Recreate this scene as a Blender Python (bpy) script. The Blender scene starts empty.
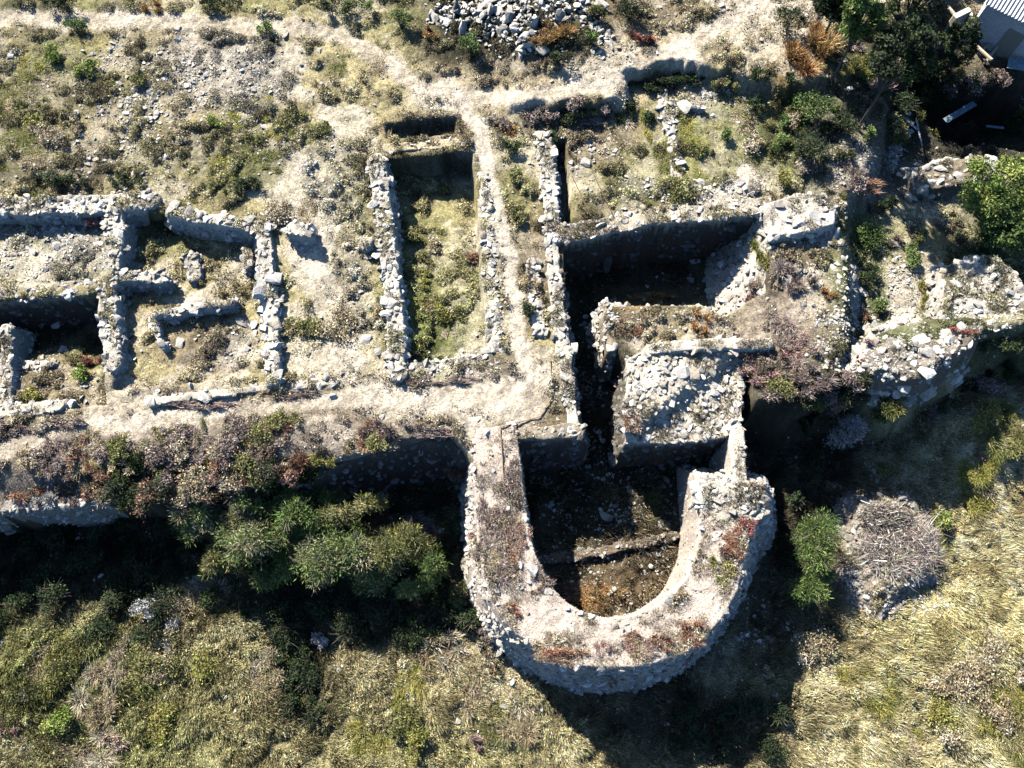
import bpy, math
import numpy as np
from mathutils import Vector
rng = np.random.default_rng(11)
R = math.radians
sc = bpy.context.scene
COL = sc.collection

# ------------------------------------------------------------------ camera
F, TH, D = 900.0, R(18), 36.0
sT, cT = math.sin(TH), math.cos(TH)
CAM = np.array([0.0, -D*sT, D*cT])
def P(px, py, z=0.0):
    """point of the plane of height z seen at a place of the photograph (metres)"""
    px = np.asarray(px, float); py = np.asarray(py, float)
    dx = px-512; u = 384-py
    dy = sT*F + u*cT; dz = -cT*F + u*sT
    t = (z-CAM[2])/dz
    return CAM[0]+t*dx, CAM[1]+t*dy
def PX(x, y, z):
    y_ = y-CAM[1]; z_ = z-CAM[2]
    dep = y_*sT - z_*cT
    return 512+F*x/dep, 384-F*(y_*cT+z_*sT)/dep
cam = bpy.data.cameras.new('camera'); cam.sensor_width = 36; cam.lens = F/1024*36
cam.clip_end = 2000
co = bpy.data.objects.new('camera', cam); COL.objects.link(co)
co.location = CAM; co.rotation_euler = (TH, 0, 0); sc.camera = co

# ------------------------------------------------------------------ noise / maths
def smooth(t): t = np.clip(t, 0, 1); return t*t*(3-2*t)
def vn(x, y, s, seed=0):
    x = np.asarray(x)/s+1000.37*(seed % 17+1); y = np.asarray(y)/s+733.1*(seed % 13+1)
    xi = np.floor(x).astype(np.int64); yi = np.floor(y).astype(np.int64)
    fx = x-xi; fy = y-yi; fx = fx*fx*(3-2*fx); fy = fy*fy*(3-2*fy)
    def h(a, b):
        n = (a*374761393+b*668265263+seed*982451653) & 0xffffffff
        n = ((n ^ (n >> 13))*1274126177) & 0xffffffff
        n = n ^ (n >> 16)
        return (n & 0xffff)/65535.0
    return (h(xi, yi)*(1-fx)+h(xi+1, yi)*fx)*(1-fy)+(h(xi, yi+1)*(1-fx)+h(xi+1, yi+1)*fx)*fy
def fbm(x, y, s, o=3, seed=0):
    a = 0; w = 1; t = 0
    for k in range(o):
        a = a+w*vn(x, y, s/2**k, seed+k*7); t += w; w *= .55
    return a/t-.5
def W(pts, z=0.0):
    out = []
    for p in pts:
        zz = p[2] if len(p) > 2 else z
        out.append(P(p[0], p[1], zz))
    return np.array(out, float)
def sd_line(x, y, pts):
    d = np.full(np.shape(x), 1e9)
    for i in range(len(pts)-1):
        ax, ay = pts[i]; bx, by = pts[i+1]
        vx, vy = bx-ax, by-ay; L = vx*vx+vy*vy+1e-12
        t = np.clip(((x-ax)*vx+(y-ay)*vy)/L, 0, 1)
        d = np.minimum(d, np.hypot(x-ax-t*vx, y-ay-t*vy))
    return d
def sd_poly(x, y, pts):
    pp = np.vstack([pts, pts[:1]])
    d = sd_line(x, y, pp)
    ins = np.zeros(np.shape(x), bool)
    for i in range(len(pts)):
        ax, ay = pp[i]; bx, by = pp[i+1]
        c = ((ay > y) != (by > y))
        if ay != by:
            ins ^= c & (x < (bx-ax)*(y-ay)/(by-ay)+ax)
    return np.where(ins, -d, d)
def spline(pts, n=8):
    pts = np.array(pts, float); out = []
    for i in range(len(pts)-1):
        p0 = pts[max(i-1, 0)]; p1 = pts[i]; p2 = pts[i+1]; p3 = pts[min(i+2, len(pts)-1)]
        for k in range(n):
            t = k/n
            out.append(.5*((2*p1)+(p2-p0)*t+(2*p0-5*p1+4*p2-p3)*t*t+(3*p1-p0-3*p2+p3)*t**3))
    out.append(pts[-1]); return np.array(out)

# ------------------------------------------------------------------ terrain
LOW = -4.2
LOWPOLY = W([(-500, 560, -1.3), (-60, 512, -.8), (0, 508, -.8), (90, 498, -.8), (170, 494, -.8), (240, 490, -.8),
             (300, 478, -1), (345, 462, -.8), (385, 447, -.4), (410, 438), (450, 432), (466, 452), (480, 475), (520, 475), (600, 470),
             (690, 470), (742, 470), (742, 400), (790, 390), (838, 380, -2), (880, 395, -2.5), (925, 372, -2.5), (960, 340, -1.2), (1030, 325, -1),
             (1500, 290), (1900, 600), (1900, 1500), (-900, 1500), (-900, 600)])
SLOPE = W([(-500, 500), (-60, 468), (0, 462), (100, 452), (200, 446), (300, 440), (390, 436), (430, 433), (440, 500), (-60, 560), (-500, 620)])
NE = W([(838, 190), (855, 175), (880, 120), (900, 40), (922, 10), (930, -40), (1000, -90), (1300, -120), (1500, 0), (1500, 330), (1030, 320), (940, 330), (880, 350), (838, 390)])
HOLLOW = W([(872, 44), (900, 44), (935, 55), (950, 72), (1000, 82), (1060, 78), (1300, 80), (1300, 160), (1040, 152), (960, 148), (935, 135), (905, 95), (880, 75)], -1.8)
NORTHBANK = W([(505, 106), (530, 108), (560, 112), (610, 110), (628, 102), (632, 78), (660, 72), (700, 73), (740, 86), (790, 92), (850, 80), (900, 30),
               (1000, -40), (1500, -300), (-300, -300), (200, -60), (420, 40), (480, 100)], .7)
PITS = [  # polygon, floor north, floor south, row range, edge width
    ('r1', W([(-60, 300), (0, 300), (102, 294), (106, 405), (50, 412), (-60, 418)]), -2.4, -.9, (310, 380), .15),
    ('r2', W([(118, 206), (172, 214), (262, 228), (272, 260), (276, 372), (200, 385), (110, 392)]), -1.0, -.45, (225, 370), .3),
    ('r1n', W([(-60, 212), (0, 212), (108, 207), (108, 288), (0, 290), (-60, 292)]), -.65, -.1, (215, 270), .3),
    ('r3', W([(386, 160), (472, 152), (478, 200), (482, 280), (488, 345), (485, 360), (396, 374)]), -1.45, -.6, (160, 330), .12),
    ('r3b', W([(384, 122), (458, 116), (456, 134), (386, 140)]), -.7, -.6, (115, 140), .2),
    ('tr1', W([(552, 140), (566, 140), (574, 232), (562, 236)]), -1.0, -1.4, (140, 235), .08),
    ('tr2', W([(562, 232), (600, 232), (608, 300), (618, 350), (630, 375), (632, 470), (582, 470), (577, 400), (568, 330)]), -3.0, -3.3, (240, 440), .1),
    ('r5', W([(596, 232), (762, 215), (770, 260), (768, 290), (722, 318), (700, 306), (600, 306)]), -3.0, -2.6, (240, 300), .12),
    ('under', W([(636, 372), (680, 366), (738, 356), (756, 354), (756, 450), (636, 450)]), -1.8, -2.6, (380, 440), .15),
    ('low', W([(528, 470), (700, 455), (742, 440), (742, 470)]), -3.4, -3.4, (400, 500), .2),
    ('tw', W([(500, 436), (740, 432), (742, 470), (742, 520), (700, 600), (640, 640), (580, 640), (520, 590), (500, 500)]), -3.6, -3.3, (440, 600), .1),
]
BUMPS = [(150, 640, 150, 60, .5), (460, 690, 110, 70, .45), (60, 700, 80, 60, .3), (305, 655, 30, 75, -1.2), (690, 60, 80, 20, .2),
         (150, 275, 60, 16, .25), (60, 250, 60, 22, .35), (430, 250, 40, 40, .15), (985, 420, 80, 60, 1.3), (930, 455, 60, 40, .4), (1000, 650, 120, 90, .5),
         (510, 30, 70, 35, .7), (885, 270, 40, 60, .35), (640, 190, 60, 20, .2), (720, 370, 30, 30, .1)]
def terrain(x, y, coarse=False):
    x = np.asarray(x, float); y = np.asarray(y, float)
    wx = x+fbm(x, y, 1.6, 2, 3)*.35; wy = y+fbm(x, y, 1.6, 2, 5)*.35
    far = np.clip((np.hypot(x, y)-60)/200, 0, 1)
    z = fbm(x, y, 6, 3, 1)*.35+far*fbm(x, y, 90, 2, 50)*10
    w = smooth(-sd_poly(wx+fbm(x, y, .6, 3, 77)*.7, wy+fbm(x, y, .6, 3, 78)*.7, NORTHBANK)/.5); z = z+.75*w*smooth((PX(x, y, z*0)[0]-490)/45)*(1-.7*smooth((PX(x, y, z*0)[0]-800)/60))
    z = z-.5*smooth((y-19)/20)
    w = smooth(-sd_poly(wx, wy, SLOPE)/1.7); z = z*(1-w)+(-.75)*w
    w = smooth(-sd_poly(wx, wy, NE)/1.6); z = z*(1-w)+(-1.9+fbm(x, y, 3, 2, 9)*.8)*w
    w = smooth(-sd_poly(wx, wy, HOLLOW)/1.0); z = z*(1-w)+(-4.6+fbm(x, y, 2, 2, 12)*.8)*w
    sdl = sd_poly(wx, wy, LOWPOLY)
    edge = .35+1.6*smooth((x-8.5)/2.5)
    w = smooth(-sdl/edge)
    zl = LOW+fbm(x, y, 5, 3, 21)*.7
    z = z*(1-w)+zl*w
    px, py = PX(x, y, z)
    for (bx, by, rx, ry, h) in BUMPS:
        z = z+h*np.exp(-((px-bx)/rx)**2-((py-by)/ry)**2)
    for (n, poly, zn, zs, (r0, r1), e) in PITS:
        s = sd_poly(x+fbm(x, y, .5, 2, 31)*.12, y+fbm(x, y, .5, 2, 33)*.12, poly)
        near = s < .1
        if not near.any(): continue
        _, py0 = PX(x, y, np.zeros_like(x))
        t = smooth((py0-r0)/(r1-r0))
        fl = zn+(zs-zn)*t+fbm(x, y, 1.2, 3, 17)*.35
        w = smooth(-s/e)
        z = np.where(near, z*(1-w)+fl*w, z)
    amp = 1.0
    z = z+fbm(x, y, .9, 3, 41)*.12+fbm(x, y, .28, 2, 44)*(.11+.12*smooth((-2.6-z)/.8))
    return z

CS = .06
gx = np.arange(-27, 27, CS); gy = np.arange(-18.5, 22.5, CS)
GX, GY = np.meshgrid(gx, gy)
TZ = terrain(GX, GY); SZ = TZ.copy()
def look(M, x, y):
    fx = np.clip((x-gx[0])/CS, 0, len(gx)-1.001); fy = np.clip((y-gy[0])/CS, 0, len(gy)-1.001)
    i = fx.astype(int); j = fy.astype(int); u = fx-i; v = fy-j
    return (M[j, i]*(1-u)+M[j, i+1]*u)*(1-v)+(M[j+1, i]*(1-u)+M[j+1, i+1]*u)*v
def at(px, py):
    """ground point met by the sight line"""
    z = 0.0
    lo, hi = LOW-1.2, 3.0
    best = None
    zs = np.arange(hi, lo, -.04)
    xs, ys = P(np.full(len(zs), px), np.full(len(zs), py), zs)
    g = look(SZ, xs, ys)
    k = np.argmax(zs <= g)
    return float(xs[k]), float(ys[k]), float(g[k])

# ------------------------------------------------------------------ mesh building
def mkmesh(name, V, polys_flat, sizes, mats, col=None, matidx=None, smooth_=False):
    me = bpy.data.meshes.new(name)
    V = np.asarray(V, np.float32)
    me.vertices.add(len(V)); me.vertices.foreach_set('co', V.ravel())
    pf = np.asarray(polys_flat, np.int32).ravel()
    if np.isscalar(sizes): sizes = np.full(len(pf)//sizes, sizes, np.int32)
    st = np.concatenate([[0], np.cumsum(sizes)[:-1]]).astype(np.int32)
    me.loops.add(len(pf)); me.loops.foreach_set('vertex_index', pf)
    me.polygons.add(len(sizes)); me.polygons.foreach_set('loop_start', st)
    me.polygons.foreach_set('loop_total', np.asarray(sizes, np.int32))
    if matidx is not None: me.polygons.foreach_set('material_index', np.asarray(matidx, np.int32))
    me.polygons.foreach_set('use_smooth', np.full(len(sizes), smooth_, bool))
    me.update(calc_edges=True)
    if col is not None:
        ca = me.color_attributes.new('Col', 'FLOAT_COLOR', 'POINT')
        c4 = np.ones((len(V), 4), np.float32); c4[:, :3] = col
        ca.data.foreach_set('color', c4.ravel())
    for m in (mats if isinstance(mats, (list, tuple)) else [mats]): me.materials.append(m)
    return me
def link(name, me, parent=None, loc=None):
    o = bpy.data.objects.new(name, me); COL.objects.link(o)
    if parent is not None: o.parent = parent
    if loc is not None: o.location = loc
    return o
def tag(o, label=None, cat=None, group=None, kind=None):
    if label: o['label'] = label
    if cat: o['category'] = cat
    if group: o['group'] = group
    if kind: o['kind'] = kind
    return o
def empty(name, loc, label, cat, group=None):
    o = bpy.data.objects.new(name, None); COL.objects.link(o); o.location = loc; o.empty_display_size = .3
    return tag(o, label, cat, group)

# ------------------------------------------------------------------ materials
def nodes(m): m.use_nodes = True; nt = m.node_tree; nt.nodes.clear(); return nt
def mat_attr(name, rough=.95, nscale=18, namt=.5, bump=.4, bscale=30, trans=0, spec=.15, objrand=False, base=None):
    m = bpy.data.materials.new(name); nt = nodes(m); N = nt.nodes.new; L = nt.links.new
    out = N('ShaderNodeOutputMaterial'); b = N('ShaderNodeBsdfPrincipled')
    b.inputs['Roughness'].default_value = rough; b.inputs['Specular IOR Level'].default_value = spec
    if base is None:
        a = N('ShaderNodeAttribute'); a.attribute_name = 'Col'; c = a.outputs['Color']
    else:
        a = N('ShaderNodeRGB'); a.outputs[0].default_value = (*base, 1); c = a.outputs[0]
    tc = N('ShaderNodeTexCoord')
    if namt:
        n = N('ShaderNodeTexNoise'); n.inputs['Scale'].default_value = nscale; n.inputs['Detail'].default_value = 6; n.inputs['Roughness'].default_value = .7
        L(tc.outputs['Object'], n.inputs['Vector'])
        mr = N('ShaderNodeMapRange'); mr.inputs['From Min'].default_value = .3; mr.inputs['From Max'].default_value = .7
        mr.inputs['To Min'].default_value = 1-namt; mr.inputs['To Max'].default_value = 1+namt
        L(n.outputs['Fac'], mr.inputs['Value'])
        v = N('ShaderNodeVectorMath'); v.operation = 'SCALE'; L(c, v.inputs[0]); L(mr.outputs['Result'], v.inputs['Scale']); c = v.outputs[0]
    if objrand:
        oi = N('ShaderNodeObjectInfo'); mr2 = N('ShaderNodeMapRange'); mr2.inputs['To Min'].default_value = .6; mr2.inputs['To Max'].default_value = 1.25
        L(oi.outputs['Random'], mr2.inputs['Value'])
        v2 = N('ShaderNodeVectorMath'); v2.operation = 'SCALE'; L(c, v2.inputs[0]); L(mr2.outputs['Result'], v2.inputs['Scale']); c = v2.outputs[0]
    L(c, b.inputs['Base Color'])
    if bump:
        n2 = N('ShaderNodeTexNoise'); n2.inputs['Scale'].default_value = bscale; n2.inputs['Detail'].default_value = 5
        L(tc.outputs['Object'], n2.inputs['Vector'])
        bp = N('ShaderNodeBump'); bp.inputs['Strength'].default_value = bump; bp.inputs['Distance'].default_value = .05
        L(n2.outputs['Fac'], bp.inputs['Height']); L(bp.outputs['Normal'], b.inputs['Normal'])
    if trans:
        t = N('ShaderNodeBsdfTranslucent'); L(c, t.inputs['Color']); mx = N('ShaderNodeMixShader'); mx.inputs['Fac'].default_value = trans
        L(b.outputs[0], mx.inputs[1]); L(t.outputs[0], mx.inputs[2]); L(mx.outputs[0], out.inputs['Surface'])
    else: L(b.outputs[0], out.inputs['Surface'])
    return m
M_ground = mat_attr('earth', nscale=9, namt=.6, bump=.9, bscale=14)
M_core = mat_attr('wall_mortar', nscale=11, namt=.45, bump=.9, bscale=18)
M_stone = mat_attr('stone', nscale=7, namt=.4, bump=.5, bscale=16)
M_block = mat_attr('loose_stone', nscale=5, namt=.35, bump=.5, bscale=14, objrand=True, base=(.38, .355, .315))
M_leaf = mat_attr('foliage', rough=.7, namt=0, bump=0, trans=.22, spec=.25)
M_dry = mat_attr('dry_stems', rough=.9, namt=0, bump=0, trans=.15)
M_wood = mat_attr('weathered_wood', nscale=20, namt=.3, bump=.3, base=(.3, .25, .19))
M_dark = mat_attr('shadow_strip_dark', nscale=30, namt=.3, bump=.2, base=(.13, .08, .05))
M_plas = mat_attr('plaster', nscale=6, namt=.25, bump=.4, base=(.5, .45, .38))

# ------------------------------------------------------------------ rocks
def icosphere():
    t = (1+5**.5)/2
    v = [(-1, t, 0), (1, t, 0), (-1, -t, 0), (1, -t, 0), (0, -1, t), (0, 1, t), (0, -1, -t), (0, 1, -t), (t, 0, -1), (t, 0, 1), (-t, 0, -1), (-t, 0, 1)]
    f = [(0, 11, 5), (0, 5, 1), (0, 1, 7), (0, 7, 10), (0, 10, 11), (1, 5, 9), (5, 11, 4), (11, 10, 2), (10, 7, 6), (7, 1, 8), (3, 9, 4), (3, 4, 2), (3, 2, 6), (3, 6, 8), (3, 8, 9), (4, 9, 5), (2, 4, 11), (6, 2, 10), (8, 6, 7), (9, 8, 1)]
    v = [np.array(a)/np.linalg.norm(a) for a in v]; mid = {}; nf = []
    def m(a, b):
        k = (min(a, b), max(a, b))
        if k not in mid:
            p = v[a]+v[b]; v.append(p/np.linalg.norm(p)); mid[k] = len(v)-1
        return mid[k]
    for a, b, c in f:
        ab, bc, ca = m(a, b), m(b, c), m(c, a); nf += [(a, ab, ca), (b, bc, ab), (c, ca, bc), (ab, bc, ca)]
    return np.array(v), np.array(nf)
IV, IF = icosphere()
def rock(r):
    v = IV*1.15
    for k in range(12):
        n = r.normal(size=3); n /= np.linalg.norm(n)
        d = r.uniform(.45, .8)
        if k < 2: n = np.array([0, 0, 1.0 if k == 0 else -1.0])+r.normal(size=3)*.12; n /= np.linalg.norm(n); d = r.uniform(.5, .7)
        s = v@n-d
        v = v-np.outer(np.clip(s, 0, None), n)
    return v+r.normal(size=v.shape)*.015
ROCKS = np.array([rock(rng) for _ in range(24)])
def place_rocks(C, S, rot=None, tilt=.35, r=rng, upn=None):
    """C (n,3) centres, S (n,3) half sizes -> verts (n*42,3), faces"""
    n = len(C); base = ROCKS[r.integers(0, len(ROCKS), n)]*np.asarray(S)[:, None, :]
    a = r.uniform(0, 2*np.pi, n) if rot is None else rot
    ax = r.normal(0, tilt, n); ay = r.normal(0, tilt, n)
    x, y, z = base[..., 0], base[..., 1], base[..., 2]
    y, z = y*np.cos(ax)[:, None]-z*np.sin(ax)[:, None], y*np.sin(ax)[:, None]+z*np.cos(ax)[:, None]
    x, z = x*np.cos(ay)[:, None]+z*np.sin(ay)[:, None], -x*np.sin(ay)[:, None]+z*np.cos(ay)[:, None]
    x, y = x*np.cos(a)[:, None]-y*np.sin(a)[:, None], x*np.sin(a)[:, None]+y*np.cos(a)[:, None]
    V = np.stack([x, y, z], -1)+np.asarray(C)[:, None, :]
    Fc = (IF[None]+(np.arange(n)*42)[:, None, None])
    return V.reshape(-1, 3), Fc.reshape(-1, 3)
STONE_COLS = .88*np.array([(.47, .44, .39), (.40, .37, .32), (.52, .49, .44), (.36, .33, .29), (.45, .39, .31), (.40, .38, .35), (.56, .53, .48)])
def stone_cols(n, pal=STONE_COLS, r=rng):
    c = pal[r.integers(0, len(pal), n)]*r.uniform(.6, 1.15, (n, 1))
    return np.repeat(c, 42, axis=0)

# ------------------------------------------------------------------ masses (walls and other masonry)
def mass(name, label, cat, group=None, line=None, width=.8, outer=None, holes=(), z=0.0, base=None, batter=.12, hbatter=.06,
         rough=.12, ridge=0.0, cell=.05, size=.17, cover=.85, face=.8, colr=(.40, .36, .30), pal=STONE_COLS, squash=.6, topf=None, sizes_j=.35, parts=('rubble_core', 'stonework'), zpx=None,
         sdwarp=.12, mound=0.0, drop=None, bfun=None, holeface=True, fsize=None, fpal=None, fcol=None):
    zp = z if zpx is None else zpx
    if line is not None: pl = W(line, zp); sd0 = lambda x, y: sd_line(x, y, pl)-width/2
    else: pl = W(outer, zp); sd0 = lambda x, y: sd_poly(x, y, pl)
    hp = [W(h, zp) for h in holes]
    sdseed = int(rng.integers(0, 900))
    tmin = LOW-1
    def sdn(x, y): return sd0(x, y)+fbm(x, y, .7, 3, sdseed)*sdwarp*2
    def hs(x, y): return [-(sd_poly(x, y, h)+fbm(x, y, 1.0, 2, sdseed+1)*.08) for h in hp]
    def hgt(x, y):
        s = sdn(x, y)
        t = (z if topf is None else topf(x, y))+fbm(x, y, 1.1, 3, sdseed+3)*rough*2-ridge*np.clip(1+s/(width/2 if line is not None else 1), 0, 1)**2
        if mound: t = t-mound*np.clip(1+s/mound*0.8, 0, 1)**2
        h = t-np.clip(s, 0, None)/(bfun(x, y) if bfun else batter)
        for q in hs(x, y): h = np.minimum(h, t-np.clip(q, 0, None)/hbatter)
        if drop: h = np.where(h < t-drop, -99.0, h)
        return h, t
    if bfun: batter_ = .55
    else: batter_ = batter
    ext = max(.4, 4.2*batter_+.4 if (base is None or base < -2) else 2.2*batter+.4)
    x0, y0 = pl.min(0)-ext-width/2*(line is not None); x1, y1 = pl.max(0)+ext+width/2*(line is not None)
    x0 = max(x0, -26.8); x1 = min(x1, 26.8); y0 = max(y0, -18.2); y1 = min(y1, 22.2)
    ax = np.arange(x0, x1+cell, cell); ay = np.arange(y0, y1+cell, cell)
    X, Y = np.meshgrid(ax, ay); Hh, T = hgt(X, Y)
    tz = look(TZ, X, Y)
    lowb = tz-.35
    Z = np.maximum(Hh, lowb); Z = Z+fbm(X, Y, .22, 2, sdseed+5)*.08
    keep = Hh > lowb
    kc = keep[:-1, :-1] | keep[1:, :-1] | keep[:-1, 1:] | keep[1:, 1:]
    idx = -np.ones(X.shape, int); used = np.zeros(X.shape, bool)
    jj, ii = np.nonzero(kc)
    for dj in (0, 1):
        for di in (0, 1): used[jj+dj, ii+di] = True
    idx[used] = np.arange(used.sum())
    V = np.stack([X[used], Y[used], Z[used]], -1)
    Fc = np.stack([idx[jj, ii], idx[jj, ii+1], idx[jj+1, ii+1], idx[jj+1, ii]], -1)
    n1 = fbm(V[:, 0], V[:, 1], .8, 3, sdseed+8); n2 = fbm(V[:, 0], V[:, 1]+V[:, 2], .25, 2, sdseed+9)
    col = np.array(colr)[None]*(1+.5*n1+.5*n2)[:, None]
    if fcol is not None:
        fk = smooth((T[used]-.18-Hh[used])/.15)[:, None]; col = col*(1-fk)+np.array(fcol)*(1+.6*n1)[:, None]*fk  # shade painted into the core colour of faces below the top
    # raster of the walkable surface
    m = (GX > x0) & (GX < x1) & (GY > y0) & (GY < y1)
    hh, _ = hgt(GX[m], GY[m]); SZ[m] = np.maximum(SZ[m], hh)
    # stones
    cx = []; 
    bx, by = (ax[0]+ax[-1])/2, (ay[0]+ay[-1])/2
    a0 = math.atan2(*(pl[1]-pl[0])[::-1])
    sp = size*1.75
    gx_, gy_ = np.meshgrid(np.arange(ax[0], ax[-1], sp), np.arange(ay[0], ay[-1], sp))
    X1 = (gx_+rng.uniform(-.4, .4, gx_.shape)*sp).ravel(); Y1 = (gy_+rng.uniform(-.4, .4, gy_.shape)*sp).ravel()
    h1, t1 = hgt(X1, Y1)
    k = (h1 > t1-.08) & (rng.uniform(size=len(X1)) < cover) & (h1 > look(TZ, X1, Y1)-.1)
    C = np.stack([X1[k], Y1[k], h1[k]+.01], -1); 
    s = size*np.exp(rng.normal(0, sizes_j, len(C)))[:, None]*np.stack([rng.uniform(.85, 1.25, len(C)), rng.uniform(.6, .95, len(C)), np.full(len(C), squash)], -1)
    Cs = [C]; Ss = [s]
    # faces
    vx = V[:, 0]; vy = V[:, 1]; hv, tv = hgt(vx, vy); tzv = look(TZ, vx, vy)
    onm = (hv < tv-.1) & (hv > tzv-.1)
    inh = np.zeros(len(vx), bool)
    if not holeface:
        for q in hs(vx, vy): inh |= q > -.05
    onf = np.nonzero(onm)[0]
    if len(onf) and face > 0:
        e = .03
        gxx = (hgt(vx[onf]+e, vy[onf])[0]-hgt(vx[onf]-e, vy[onf])[0])/(2*e); gyy = (hgt(vx[onf], vy[onf]+e)[0]-hgt(vx[onf], vy[onf]-e)[0])/(2*e)
        g = np.sqrt(1+gxx**2+gyy**2)
        area = cell*cell*g
        want = face*area/(sp*sp)*np.where(inh[onf], .55, 1)
        tot = int(want.sum())
        if tot > 0:
            pk = rng.choice(onf, tot, p=want/want.sum())
            g_ = dict(zip(onf, range(len(onf))))
            kk = np.array([g_[q] for q in pk])
            xx = vx[pk]+rng.uniform(-cell/2, cell/2, tot); yy = vy[pk]+rng.uniform(-cell/2, cell/2, tot)
            zz, tt = hgt(xx, yy)
            C2 = np.stack([xx, yy, zz], -1)
            ok = (zz > look(TZ, xx, yy)-.2) & (zz < tt+.05)
            C2 = C2[ok]; n = len(C2)
            s2 = (fsize or size*.95)*np.exp(rng.normal(0, sizes_j, n))[:, None]*np.stack([rng.uniform(.9, 1.3, n), rng.uniform(.6, .9, n), rng.uniform(.5, .8, n)], -1)
            s2 *= np.where(inh[pk[ok]], .55, 1)[:, None]
            Cs.append(C2); Ss.append(s2)
    C = np.vstack(Cs); S = np.vstack(Ss)
    c0 = (float(bx), float(by), float(base if base is not None else look(TZ, np.array([bx]), np.array([by]))[0]))
    root = empty(name, c0, label, cat, group)
    me = mkmesh(parts[0], V-np.array(c0), Fc, 4, M_core, col, smooth_=True)
    link(parts[0], me, root)
    if len(C):
        rv, rf = place_rocks(C, S, tilt=.3)
        me = mkmesh(parts[1], rv-np.array(c0), rf, 3, M_stone, np.vstack([stone_cols(len(Cs[0]), pal)]+[stone_cols(len(q), fpal if fpal is not None else pal) for q in Cs[1:]]))  # face stones can take a darker palette, painting the shade of pit walls
        link(parts[1], me, root)
    return root

EARTH = (.28, .28, .21); CHALK = (.40, .35, .28); GREY = (.36, .33, .29)
WG = 'rubble walls of the excavated rooms'
def wall(label, line, w, z=.1, **k):
    return mass('stone_wall', label, 'wall', WG, line=line, width=w, z=z, **k)
# left room block
wall('long grey rubble wall entering from the left edge above the upper left room', [(-40, 208), (0, 206), (60, 204), (110, 203), (150, 200)], .85, .15, size=.13)
wall('short rubble cross wall running down from the long left wall between two rooms', [(114, 212), (113, 245), (109, 282)], .7, .12, size=.13)
wall('thick rubble wall with pale stones on the right side of the dark leftmost pit', [(106, 292), (109, 330), (113, 362)], .75, .1, size=.14)
wall('stub of rubble wall sticking out to the right above a small black shadow', [(118, 276), (140, 275), (161, 277)], .5, .05, size=.13)
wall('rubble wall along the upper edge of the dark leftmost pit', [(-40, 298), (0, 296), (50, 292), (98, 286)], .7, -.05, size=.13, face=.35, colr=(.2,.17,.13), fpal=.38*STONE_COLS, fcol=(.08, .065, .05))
wall('narrow coursed wall at the left picture edge below the dark pit', [(6, 330), (7, 370), (7, 405)], .45, -.6, size=.12)
wall('low pale footing crossing the bottom of the leftmost pit', [(20, 364), (52, 364)], .35, -1.1, size=.12)
wall('tidy rubble wall above the black shadow of the middle left room', [(172, 211), (200, 217), (235, 222), (262, 228)], .5, .3, size=.15, cover=1, rough=.05)
wall('straight rubble wall with large blocks on the right side of the middle left room', [(262, 228), (266, 262), (269, 300), (271, 340), (273, 378)], .6, .4, size=.17, cover=1, face=.9, rough=.05)
wall('low wall of upright slabs in the middle of the left rooms', [(156, 314), (190, 307), (232, 302)], .35, .0, size=.14, rough=.05)
wall('short line of blocks turning down from the low slab wall', [(154, 316), (157, 335), (163, 346)], .35, -.05, size=.15, rough=.05)
mass('rubble_pillar', 'stumpy rubble pillar standing in the middle left room', 'masonry stump', 'rubble stumps', line=[(190, 257), (192, 274)], width=.65, z=-.62, zpx=-.5,  size=.15)
mass('rubble_pillar', 'small stump of blocks beside the large-block wall, inside the room', 'masonry stump', 'rubble stumps', line=[(246, 250), (248, 262)], width=.5, z=-.35, zpx=-.3, size=.15)
mass('rubble_pillar', 'isolated oval stack of stones to the right of the left rooms', 'masonry stump', 'rubble stumps', line=[(293, 230), (305, 233)], width=.55, z=.75, zpx=.6, size=.15)
mass('rubble_pillar', 'little stack of big stones touching the left side of the long pit wall', 'masonry stump', 'rubble stumps', line=[(364, 242), (367, 244)], width=.5, z=.35, size=.2)
# long pit
wall('rubble wall along the left side of the long grassy pit', [(376, 160), (382, 200), (387, 245), (392, 300), (396, 345), (398, 372)], .7, .3, size=.15, cover=1, rough=.06)
wall('earth topped wall across the head of the long grassy pit', [(386, 148), (430, 145), (468, 141)], .5, .1, size=.13, cover=.35, colr=(.36, .30, .20))
wall('crumbled rubble wall on the right side of the long grassy pit', [(484, 175), (488, 220), (491, 270), (495, 330), (497, 345)], .55, .05, size=.14, cover=.8, ridge=.1)
wall('rubble wall between the footpath and the narrow trench', [(543, 136), (548, 170), (551, 205), (555, 235)], .65, .2, size=.14)
wall('low stony bank closing the lower end of the long grassy pit', [(400, 372), (440, 366), (485, 358)], .5, .0, size=.13, cover=.5, colr=GREY)
wall('overgrown wall along the left rim of the deep trench', [(552, 240), (556, 290), (562, 340), (568, 385), (574, 430)], .55, .15, size=.14, cover=.7, batter=.1, fpal=.6*STONE_COLS)
wall('rubble wall with dark joints right of the footpath and left of the trench wall', [(532, 262), (536, 300), (540, 330)], .5, .1, size=.14, batter=.3)
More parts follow.
